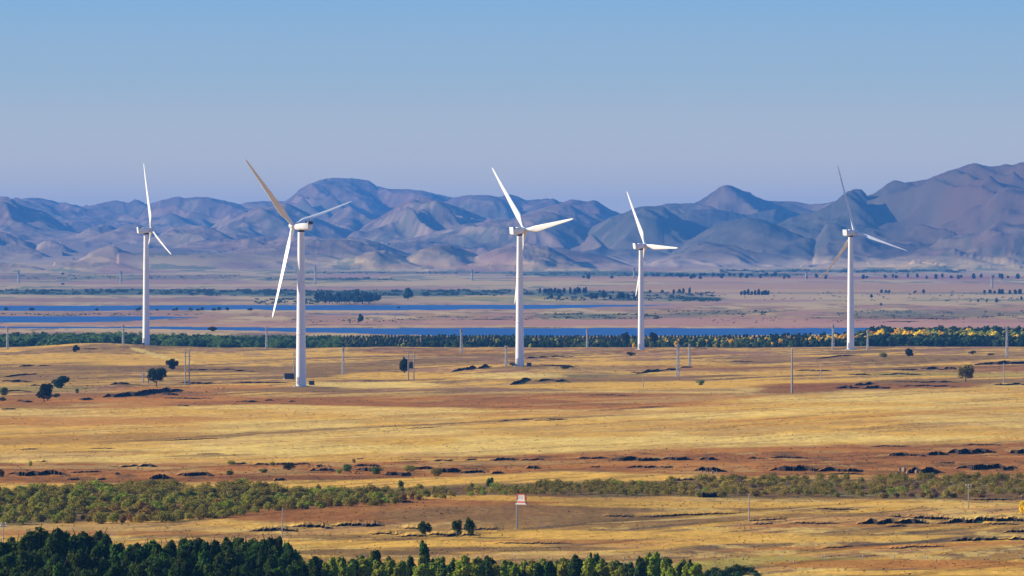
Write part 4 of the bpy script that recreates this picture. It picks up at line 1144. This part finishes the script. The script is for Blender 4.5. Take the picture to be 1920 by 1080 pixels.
# --- willow thicket: bushes
Wt = [(-60, 918), (0, 918), (100, 917), (200, 912), (300, 909), (380, 914), (450, 910), (500, 912), (560, 922), (600, 924), (680, 920), (760, 916), (850, 922), (900, 914), (960, 912), (1050, 905), (1150, 905), (1230, 907), (1290, 900), (1400, 893), (1500, 896), (1600, 894), (1700, 893), (1800, 892), (1960, 893)]
Wb = [(-60, 985), (0, 984), (100, 982), (200, 982), (300, 980), (420, 972), (480, 962), (560, 955), (650, 951), (750, 945), (800, 936), (900, 931), (1000, 930), (1100, 928), (1250, 931), (1400, 934), (1500, 932), (1650, 934), (1800, 936), (1960, 928)]
wk = {m.name: Kind([make_tree('willow_bush', 'x', 'bush', None, 3, 1.9, 'low', m, 600 + i + 10 * j, nl=1100, ls=.17, parts=True, cname='foliage') for i in range(3)]) for j, m in enumerate((M_willow, M_rust, M_young, M_dry))}
cand = []
for k in range(7000):
    px = rnd.uniform(-200, 2150); t = np.interp(px, *zip(*Wt)) + 7; b = np.interp(px, *zip(*Wb))
    py = rnd.uniform(t, b)
    if px > 1280 and rnd.random() < .8 and vn(px / 30.0, py / 7.0, 93) < .6: continue
    if 780 < px <= 1280 and vn(px / 26.0, 2.0, 94) < .12: continue
    rr = 8.0 + (py - 900) * .05
    if all(abs(px - c[0]) > rr or abs(py - c[1]) > 4.6 for c in cand):
        cand.append((px, py))
cand += [(c[0] + rnd.uniform(-3, 3), np.interp(c[0], *zip(*Wt)) + rnd.uniform(4, 9)) for c in rnd.sample(cand, 60)]
cand.sort(key=lambda c: -c[1])
WN = 285
placed = 0; mergeV = []; mergeF = []; nv = 0
for i, (px, py) in enumerate(cand):
    x, d, z = at(px, py)
    r_ = vn(px / 60.0, py / 14.0, 91) + rnd.uniform(-.18, .18)
    mid = 1280 < px
    near_front = (np.interp(px, *zip(*Wb)) - py) < 12
    if mid:
        nm = M_willow if r_ < .45 else (M_rust if r_ < .75 else (M_young if r_ > .9 else M_dry))
        if py < 908: nm = M_willow
    else:
        nm = M_willow if r_ < .62 else (M_young if r_ < .78 else M_rust)
    hp = rnd.uniform(13, 21) * (1.0 if px < 700 else .78) * (.8 if nm is M_dry else 1)
    h = hp * d / F; s = h / 3.0
    if placed < WN and -25 < px < 1945:
        placed += 1
        side = 'left' if px < 700 else ('middle' if px < 1280 else 'right')
        ad = {M_willow.name: 'round olive-green', M_rust.name: 'ochre-brown', M_young.name: 'yellow-green', M_dry.name: 'bare brown'}[nm.name]
        wk[nm.name].put(i, (x, d, z - .1), rnd.uniform(0, 6.28), (s * rnd.uniform(1.1, 1.75), s * rnd.uniform(1.1, 1.6), s * rnd.uniform(.75, 1.12)), '%s willow bush in the %s of the long thicket' % (ad, side), 'bush', '%s willow bushes in the %s of the thicket' % (ad, side))
    else:
        src = wk[nm.name].p[i % 3].children
        fo = [c_ for c_ in wk[nm.name].p[i % 3].children if c_.name.startswith('foliage')][0]
        n = len(fo.data.vertices); co = np.empty(n * 3); fo.data.vertices.foreach_get('co', co); co = co.reshape(-1, 3)[: n // 2]
        a = rnd.uniform(0, 6.28); sx = s * 1.5
        co = np.stack([(co[:, 0] * math.cos(a) - co[:, 1] * math.sin(a)) * sx + x, (co[:, 0] * math.sin(a) + co[:, 1] * math.cos(a)) * sx + d, co[:, 2] * s + z], 1)
        mergeV.append((nm, co))
for nm in {m.name for m, _ in mergeV}:
    Vs = np.concatenate([c_ for m, c_ in mergeV if m.name == nm])
    Vs = Vs[: len(Vs) // 4 * 4]
    o = mesh('willow_thicket', Vs, np.arange(len(Vs)).reshape(-1, 4), MATS[nm]); tag(o, 'far side of the willow thicket crossing the plain', 'thicket', kind='stuff')
for v_ in wk.values(): v_.done()

# --- bushes among the broken banks
bk = Kind([make_tree('round_bush', 'x', 'bush', None, 3, 1.7, 'low', m, 660 + i, nl=900, ls=.17, cname='foliage') for i, m in enumerate((M_willow, M_mid, M_lone))])
for i, (px, py, w_, h_, k, lab) in enumerate([
    (541, 881, 24, 14, 2, 'dark round bush among banks, left of the middle'), (511, 873, 12, 8, 0, 'small olive bush left of a dark round bush'), (494, 886, 22, 8, 1, 'flat green bush on a brown slope'), (434, 871, 18, 8, 0, 'green bush at the left end of a thin bank'), (430, 891, 20, 10, 1, 'green bush on red earth at the left'),
    (650, 884, 24, 15, 1, 'green bush with a dark shadow, left of the dark bank group'), (707, 889, 26, 15, 1, 'round green bush in the middle of the dark bank group'), (768, 884, 26, 13, 0, 'yellowish bush in the dark bank group'), (819, 893, 25, 17, 0, 'round olive bush at the right of the dark bank group'),
    (664, 868, 8, 9, 0, 'tiny olive bush standing above the dark bank group'), (600, 876, 14, 6, 2, 'low dark bush between banks'), (57, 874, 8, 11, 0, 'tiny pale bush left on the gold field edge'), (3, 895, 12, 16, 2, 'dark bush cut by the left edge'), (636, 888, 14, 10, 0, 'small bush left of the green bush with shadow'),
    (597, 922, 13, 15, 0, 'small forked bush standing over the thicket'), (618, 918, 9, 9, 3, 'small bush right of the forked one'), (1313, 722, 18, 10, 1, 'small dark green bush alone in the gold field'), (1061, 692, 20, 8, 2, 'low dark bush right of the central turbine'), (1183, 667, 17, 8, 2, 'low dark bush left of the smallest turbine'),
    (963, 687, 16, 8, 2, 'low dark bush at the left foot of the central turbine'), (1656, 670, 20, 10, 0, 'olive bush right of the rightmost turbine'), (1823, 664, 14, 7, 2, 'small dark bush at the belt edge near the right'), (1857, 666, 14, 4, 2, 'flat dark bush at the belt edge near the right edge'), (8, 741, 24, 16, 1, 'grey-green bush at the left edge of the upper plain'),
    (145, 737, 10, 9, 1, 'small bush right of the two left trees'), (5, 752, 14, 8, 2, 'dark low bush at the left edge under the grey-green one'), (84, 646, 26, 11, 2, 'dark bush clump before the belt at the left'), (105, 745, 16, 8, 2, 'dark low bush right of the leftmost tree'), (1916, 963, 18, 26, 4, 'x')]):
    if k == 4: continue
    x, d, z = at(px, py); s_ = d / F
    bk.put(k, (x, d, z - .1), rnd.uniform(0, 6.28), (w_ * s_ / 3.2, w_ * s_ / 3.2, h_ * s_ / 2.75), lab, 'bush', 'single bushes on the plain')
bk.done()
x, d, z = at(1918, 966)
make_tree('golden_bush', 'bright golden bush cut by the right edge below the willows', 'bush', None, 26 * d / F, 9 * d / F, 'low', M_gold, 671, nl=900, ls=.16, loc=(x, d, z), cname='foliage')

# --- lone trees
for i, (px, py, w_, h_, lean, m, ls, lab) in enumerate([
    (83, 754, 38, 34, .1, M_lone, .42, 'dark round tree at the left, lowest of the lone trees'), (113, 728, 36, 24, .2, M_pine, .42, 'bushy dark tree behind the lowest left tree'), (293, 724, 44, 35, .35, M_lone, .44, 'large dark leaning tree on a rocky rise, left of the twin poles'), (323, 693, 24, 20, .3, M_lone, .36, 'small dark tree above the large leaning tree'),
    (143, 660, 15, 13, .1, M_lone, .34, 'small dark tree on the crest left of the leftmost turbine'), (758, 700, 24, 28, .0, M_lone, .40, 'round olive tree behind the transformer poles'), (1810, 716, 40, 32, .1, M_willow, .44, 'broad olive tree on pale grass at the right'), (1705, 670, 18, 16, 0, M_lone, .34, 'small dark tree before the autumn belt at the right'),
    (797, 1006, 28, 33, .0, M_poplar, .14, 'left one of three lone dark green trees above the bottom row'), (857, 1007, 23, 36, 0, M_poplar, .14, 'middle one of three lone trees, thin trunk visible'), (881, 1006, 22, 34, 0, M_poplar, .14, 'right one of three lone trees, thin trunk visible'), (919, 914, 17, 18, 0, M_mid, .16, 'small round tree standing behind the thin middle of the thicket'),
    (752, 919, 13, 18, 0, M_willow, .16, 'small olive tree standing over the thicket left of centre'), (1015, 912, 10, 14, 0, M_willow, .14, 'tiny pale tree over the thicket right of centre'), (1140, 910, 16, 12, 0, M_willow, .14, 'rounded tree over the middle of the thicket'), (885, 921, 10, 17, 0, M_willow, .14, 'thin tree over the thicket at centre'),
    (676, 604, 13, 13, 0, M_far, .5, 'grey tree on the shore right of the nearest turbine'), (398, 621, 16, 8, 0, M_lone, .5, 'low dark tree on the near lake shore at the left'), (1173, 645, 16, 24, 0, M_lone, .5, 'dark crown against the lake left of the smallest turbine'), (1225, 648, 19, 24, 0, M_lone, .5, 'dark crown against the lake right of the smallest turbine'),
    (765, 563, 20, 22, 0, M_pine, .8, 'dark hazy tree at the far shore, right of the grove')]):
    x, d, z = at(px, py); s_ = d / F
    if py < 650: ls = 1.5 * s_
    kind = 'round'
    make_tree('lone_tree', lab, 'tree', None, h_ * s_, w_ * s_ * .52, kind, m, 700 + i, nl=1500 if w_ > 12 else 700, ls=ls, loc=(x, d, z), lean=lean)
# ------------------------------------------------------------------ belt of trees beyond the dry plain
unit = {}
def proto(nm, kind, m, seeds, nl, ls, w):
    return Kind([make_tree(nm, 'x', 'tree', None, 10, w, kind, m, s_, nl=nl, ls=ls, parts=False) for s_ in seeds])
bp = {'pine': proto('conifer_tree', 'poplar', M_pine, (800, 801, 802), 420, .75, 2.3), 'mid': proto('broadleaf_tree', 'poplar', M_mid, (804, 805), 420, .75, 2.8),
      'gold': proto('golden_tree', 'poplar', M_gold, (807, 808), 380, .75, 2.3), 'lime': proto('lime_tree', 'poplar', M_lime, (810, 811), 380, .75, 2.4), 'low': proto('belt_bush', 'low', M_mid, (813, 814), 420, .8, 6.0), 'lowd': proto('dark_belt_bush', 'low', M_pine, (815, 816), 420, .8, 6.0)}
base_line = [(-40, 655), (60, 650), (150, 643), (300, 645), (420, 652), (600, 656), (750, 659), (900, 657), (1050, 652), (1200, 657), (1300, 655), (1440, 660), (1560, 655), (1750, 661), (1960, 662)]
top_line = [(-40, 627), (0, 626), (200, 624), (400, 628), (560, 632), (700, 633), (800, 629), (950, 629), (1100, 633), (1300, 630), (1450, 627), (1530, 625), (1600, 624), (1640, 613), (1750, 612), (1960, 614)]
rb = random.Random(77)
belt = []
for row in range(9):
    px = -230 + row * 3
    while px < 2180:
        belt.append((px, row, rb.random(), rb.random(), rb.random())); px += rb.uniform(4, 8)
items = []
for px, row, a, b, c in belt:
    d = 3475 + row * 62 + a * 40
    x = (px - 960) / F * d; z = float(hz(x, d)[0])
    tl = np.interp(px, *zip(*top_line)) ; bl = np.interp(px, *zip(*base_line))
    k = row / 8.0
    # farther rows stand a little higher in view, the last one makes the skyline of the belt
    want = bl + (tl - bl) * (.52 + .48 * k) + (b - .5) * 8.5
    h = (HZ - want) * d / F + H - z
    h = min(max(h, 2.5), 13)
    if px < 640: kind = 'low' if c < .6 else 'lowd'
    elif px < 1180: kind = 'pine' if c < .78 else ('mid' if c < .97 else 'lime')
    elif px < 1420: kind = 'pine' if c < .45 else ('mid' if c < .82 else ('lime' if c < .95 else 'gold'))
    else: kind = 'pine' if c < .72 else ('mid' if c < .88 else ('lime' if c < .97 else 'gold'))
    if 4 <= row <= 6:
        if 1555 < px < 1770 and rb.random() < .85: kind = 'gold' if rb.random() < .72 else 'lime'
        elif 1360 < px < 1430 and rb.random() < .35: kind = 'gold' if rb.random() < .5 else 'lime'
        elif 1780 < px < 1870: kind = 'lime' if rb.random() < .8 else 'gold'
        elif 1510 < px < 1560 and rb.random() < .4: kind = 'gold'
        elif px > 1880 and rb.random() < .4: kind = 'lime'
    if row >= 7 and px > 1180: kind = 'pine' if rb.random() < .85 else 'mid'
    if row <= 2 and px > 1540 and kind in ('gold', 'lime') and rb.random() < .8: kind = 'pine'
    items.append((px, d, x, z, h, kind, row))
# golden single trees seen in the photograph
for px, tp, row in [(1273, 1, 4), (1365, 1, 3), (1371, 1, 2), (1464, 2, 1), (1463, 1, 3), (1538, 1, 3), (1545, 1, 4), (1552, 0, 4), (1605, 1, 4), (1645, 1, 4), (1655, 1, 4), (1740, 0, 4), (1757, 0, 4), (1866, 1, 4), (1870, 1, 4), (1410, 0, 5)]:
    d = 3475 + row * 62; x = (px - 960) / F * d; z = float(hz(x, d)[0]); want = 634 + (tp - 1) * 3
    items.append((px, d, x, z, min((HZ - want) * d / F + H - z, 11), 'gold', row - 20))
items.sort(key=lambda i: (0 if i[5] == 'gold' else 1, i[6] if i[0] > 640 else i[6] + 3, -i[0]))
names = {'pine': ('dark blue-green tree', 'dark trees'), 'mid': ('mid-green leafy tree', 'mid-green trees'), 'gold': ('golden-yellow autumn tree', 'golden trees'), 'lime': ('lime-yellow tree', 'lime-yellow trees'), 'low': ('mid-green bushy tree', 'bushy trees'), 'lowd': ('dark green bushy tree', 'dark bushy trees')}
mv = {}; placed = 0
for i, (px, d, x, z, h, kind, row) in enumerate(items):
    s = h / 10.0
    if placed < 290 and -20 < px < 1940:
        placed += 1
        sec = 'behind the left turbines' if px < 640 else ('behind the central turbines' if px < 1300 else 'around the rightmost turbine')
        wv = rb.uniform(1.15, 1.6)
        hz_ = s if kind not in ('low', 'lowd') else s * .55 / .3 * .28
        bp[kind].put(i, (x, d, z - .2), rb.uniform(0, 6.28), (s * wv * 1.1, s * wv, s * (1 if kind[:3] != 'low' else 1)), '%s in the long belt' % names[kind][0], 'tree', '%s in the belt %s' % (names[kind][1], sec))
    else:
        p = bp[kind].p[i % len(bp[kind].p)]
        me = p.data; n = (420 if kind in ('pine', 'mid', 'low', 'lowd') else 380) * 4
        if me.name + 'c' not in unit:
            co = np.empty(len(me.vertices) * 3); me.vertices.foreach_get('co', co); unit[me.name + 'c'] = co.reshape(-1, 3)[:n]
        co = unit[me.name + 'c']
        a = rb.uniform(0, 6.28); w_ = rb.uniform(1.2, 1.7)
        mv.setdefault(kind, []).append(np.stack([(co[:, 0] * math.cos(a) - co[:, 1] * math.sin(a)) * s * w_ + x, (co[:, 0] * math.sin(a) + co[:, 1] * math.cos(a)) * s * w_ + d, co[:, 2] * s + z - .2], 1))
mats_ = {'pine': M_pine, 'mid': M_mid, 'gold': M_gold, 'lime': M_lime, 'low': M_mid, 'lowd': M_pine}
for kind, L_ in mv.items():
    Vs = np.concatenate(L_)
    o = mesh('woodland', Vs, np.arange(len(Vs)).reshape(-1, 4), mats_[kind]); tag(o, 'mass of trees deeper inside the long belt', 'woodland', kind='stuff')
for v_ in bp.values(): v_.done()

# ------------------------------------------------------------------ hazy trees beyond the lake
fk = Kind([make_tree('distant_tree', 'x', 'tree', None, 10, 2.6, 'poplar', M_far, 850 + i, nl=300, ls=.9, parts=False) for i in range(3)] + [make_tree('distant_round_tree', 'x', 'tree', None, 10, 4.5, 'round', M_far, 860 + i, nl=320, ls=.9, parts=False) for i in range(3)])
rf = random.Random(31)
L_ = []
# grove behind the nearest turbine
for i in range(42):
    L_.append((rf.uniform(592, 712), 571 - abs(rf.gauss(0, 3.5)), rf.uniform(14, 24), rf.uniform(10, 17), 'round hazy tree in the far grove behind the nearest turbine', 'grove on the far shore', 3))
for px in (1012, 1021, 1024, 1029, 1034, 1041, 1046, 1050, 1058, 1069, 1078, 1083, 1087, 1095, 1099):
    L_.append((px, 549.5, rf.uniform(9, 13), 6, 'dark far tree in the straight row beside the central turbine', 'straight row of far trees right of the central turbine', 0))
for px, py, hp in [(1033, 563, 13), (1048, 563, 11), (1132, 563, 19), (1145, 563, 10), (1165, 563, 17), (1160, 563, 15), (1110, 563, 14), (1118, 563, 13), (1178, 563, 12), (1190, 563, 13), (1125, 550, 7), (1150, 552, 7)]:
    L_.append((px, py, hp, hp * .7, 'hazy far-shore tree between the two middle turbines', 'far shore trees between the middle turbines', 3))
for px, py, hp in [(1263, 551, 9), (1274, 549, 8), (1281, 550, 10), (1293, 552, 14), (1219, 549, 6), (1242, 549, 6)] + [(1390 + q * 6.5, 553, 8 + (q % 3) * 2) for q in range(8)] + [(1433, 553, 9), (1440, 553, 9)]:
    L_.append((px, py, hp, 6, 'small hazy tree right of the smallest turbine', 'far trees on the red plain right of the smallest turbine', 0))
for px in (1094, 1103, 1147, 1276, 1296, 1302, 1313, 1352, 1470, 1479, 1512, 1548, 1619, 1626, 1660, 1674, 1681, 1702, 1720, 1737, 1755, 1767, 1784, 1797, 1802, 1826, 1840, 1862, 1875, 1879, 1890, 1908, 1388, 1400, 1425, 1531):
    L_.append((px, 523, rf.uniform(6, 12), rf.uniform(5, 8), 'dark tree in the line before the mountains', 'scattered line of trees before the mountains', rf.choice([0, 3])))
for px, py, hp in [(1653, 549, 7), (1661, 549, 6), (1667, 549, 6), (1715, 550, 5), (1732, 549, 7), (1846, 550, 7), (1856, 550, 8), (1865, 550, 6), (1874, 551, 10), (1879, 551, 10), (1894, 551, 8), (1904, 551, 9), (1913, 551, 10), (1634, 558, 7), (1834, 566, 6), (1850, 566, 5), (1868, 567, 9), (1915, 562, 7), (1652, 573, 6)]:
    L_.append((px, py, hp, hp * .8, 'small hazy tree on the pale plain at the right', 'far trees on the pale plain at the right', 0))
for px in [1225 + q * 11 for q in range(22)]:
    L_.append((px + rf.uniform(-4, 4), 519, rf.uniform(5, 9), rf.uniform(7, 12), 'blue hazed tree at the foot of the right mountains', 'blue hazed trees at the foot of the mountains', 3))
for px in (182, 258, 262, 295, 326, 331, 358, 372, 380, 400, 411, 426, 470, 60, 12):
    L_.append((px, 583.5, rf.uniform(5, 9), rf.uniform(6, 12), 'brown waterside bush on the spit at the left', 'brown bushes on the spit at the left', 3))
for px, py in [(748, 580), (118, 535), (118, 516), (205, 548), (930, 549), (955, 549)]:
    L_.append((px, py, 5, 7, 'single hazy bush beyond the lake', 'single hazy bushes beyond the lake', 3))
for i, (px, py, hp, wp, lab, grp, k0) in enumerate(L_):
    x, d, z = at(px, py); s_ = d / F
    ww = wp * s_ / (5.0 if k0 == 0 else 8.5)
    fk.put(k0 + i % 3, (x, d, z - .2), rf.uniform(0, 6.28), (ww, ww, hp * s_ / 10), lab, 'tree' if 'bush' not in lab else 'bush', grp)
fk.done()
# low scrub on the far plain: nobody could count it
rs = np.random.RandomState(9)
def scrub(zones, name, m, label, n0, size):
    P = []
    for cx, cy, rx, ry, n, hp in zones:
        for q in range(n):
            px = cx + rs.uniform(-1, 1) * rx; py = cy + rs.uniform(-1, 1) * ry
            if vn(px / 14.0, py / 2.5, 66) < .42 + .3 * rs.rand() * .5: continue
            x, d, z = at(px, py); s_ = d / F
            k = 9
            v = rs.normal(0, 1, (k, 3)); v /= np.linalg.norm(v, axis=1)[:, None]
            hh = hp * s_ * rs.uniform(.5, 1.2); ww = hh * rs.uniform(.9, 2.2)
            p = np.stack([x + v[:, 0] * ww, d + v[:, 1] * ww, z + np.abs(v[:, 2]) * hh], 1)
            P.append((p, v, np.full(k, hh * .75)))
    p = np.concatenate([a for a, _, _ in P]); v = np.concatenate([b for _, b, _ in P]); s_ = np.concatenate([c for _, _, c in P])[:, None]
    V, Fc = leaves(p, v, s_, rs)
    o = mesh(name, V, Fc, m); tag(o, label, 'scrub', kind='stuff')
scrub([(250, 548, 300, 4.5, 1500, 2.2), (650, 550, 300, 5, 1500, 2.2), (880, 549, 160, 5, 500, 2.2), (1180, 556, 160, 8, 700, 2.2), (1310, 563, 40, 2.5, 160, 2.2), (620, 523, 120, 2.5, 260, 1.5), (800, 512, 300, 2, 260, 1.5), (1120, 515, 170, 3, 400, 1.5), (200, 520, 250, 4, 300, 1.4),
       (1580, 509, 230, 2.5, 900, 1.7), (1720, 556, 200, 10, 160, 1.5), (1400, 556, 130, 8, 90, 1.3), (1350, 517, 160, 2, 300, 1.6), (540, 566, 60, 5, 200, 2.5)], 'scrub', M_far, 'grey-green scrub covering the far plain beyond the lake', 0, 1)
scrub([(1130, 593, 110, 5, 500, 1.6), (1350, 587, 110, 4, 200, 1.6), (1750, 590, 180, 7, 320, 1.5), (650, 602, 120, 4, 90, 1.5), (850, 597, 200, 4, 160, 1.3), (200, 590, 200, 2, 160, 1.4), (1560, 600, 260, 6, 200, 1.3)], 'shore_scrub', M_far, 'dark scrub dotted over the flats between the two arms of the lake', 0, 1)
scrub([(760, 882, 200, 8, 120, 2.0), (560, 880, 100, 8, 60, 1.8), (1450, 860, 470, 18, 260, 1.4), (200, 885, 200, 12, 90, 1.4), (300, 735, 180, 12, 120, 1.4), (100, 720, 110, 20, 60, 1.4), (1750, 700, 180, 22, 110, 1.2), (1100, 700, 140, 10, 70, 1.1), (1600, 960, 330, 20, 140, 1.3), (700, 1000, 250, 12, 90, 1.3)],
      'low_brush', M_dry, 'dry brown brush dotted over the broken ground', 0, 1)

# ------------------------------------------------------------------ labels that tell repeats apart
ORD = 'first second third fourth fifth sixth seventh eighth ninth tenth eleventh twelfth thirteenth fourteenth fifteenth sixteenth seventeenth eighteenth nineteenth twentieth'.split()
for a_ in ('twenty', 'thirty', 'forty', 'fifty'):
    ORD += ([] if a_ == 'twenty' else [{'thirty': 'thirtieth', 'forty': 'fortieth', 'fifty': 'fiftieth'}[a_]]) + [a_ + '-' + b_ for b_ in ORD[:9]]
LM = [(-999, 200, 'near the left edge'), (200, 420, 'below the leftmost turbine'), (420, 700, 'below the nearest turbine'), (700, 860, 'left of the central turbine'), (860, 1090, 'below the central turbine'),
      (1090, 1330, 'below the smallest turbine'), (1330, 1500, 'right of the smallest turbine'), (1500, 1700, 'below the rightmost turbine'), (1700, 9999, 'near the right edge')]
by = {}
for o in C.objects:
    if o.parent is None and o.get('label') and not o.get('kind'):
        by.setdefault(o['label'], []).append(o)
colx = lambda o: 960 + o.location.x * F / o.location.y
for lab, L_ in by.items():
    if len(L_) < 2: continue
    big = len(L_) > 55
    cells = {}
    for o in L_:
        c_ = next(n for a, b, n in LM if a <= colx(o) < b) if big else ''
        cells.setdefault(c_, []).append(o)
    for c_ in [k for k, v in cells.items() if len(v) > 30 and big]:
        v = sorted(cells.pop(c_), key=lambda o: o.location.y); n3 = (len(v) + 2) // 3
        for q, rn in enumerate(('front', 'middle', 'back')):
            cells[c_ + ', ' + rn + ' row'] = v[q * n3:(q + 1) * n3]
    for c_, M_ in cells.items():
        M_.sort(key=colx)
        base = lab
        for cut_ in (' in the left of the long thicket', ' in the middle of the long thicket', ' in the right of the long thicket'):
            if big and base.endswith(cut_): base = base.replace(cut_, ' in the thicket')
        for i, o in enumerate(M_):
            o['label'] = '%s, %s%s' % (base, (ORD[i] + ' from left' if len(M_) > 1 and i < len(ORD) else 'alone' if len(M_) == 1 else 'far right'), (' ' + c_) if c_ else '')
            if o['label'].endswith('alone'): o['label'] = lab
# ------------------------------------------------------------------ the air between here and the mountains
hm = bpy.data.materials.new('blue_haze'); hm.use_nodes = True
hm.node_tree.nodes.clear()
ho = hm.node_tree.nodes.new('ShaderNodeOutputMaterial')
hv = hm.node_tree.nodes.new('ShaderNodeVolumePrincipled')
hv.inputs['Color'].default_value = (.10, .385, 1.0, 1)
hv.inputs['Density'].default_value = 3.8e-5
hv.inputs['Anisotropy'].default_value = 0.0
hm.node_tree.links.new(hv.outputs[0], ho.inputs['Volume'])
mb = MB(); zt = float(Z.max()) + 20
mb.box(-11000, 16500, -60, 36500, float(Z.min()) - 1.0, zt)
tag(mb.build('haze', hm), kind='stuff')
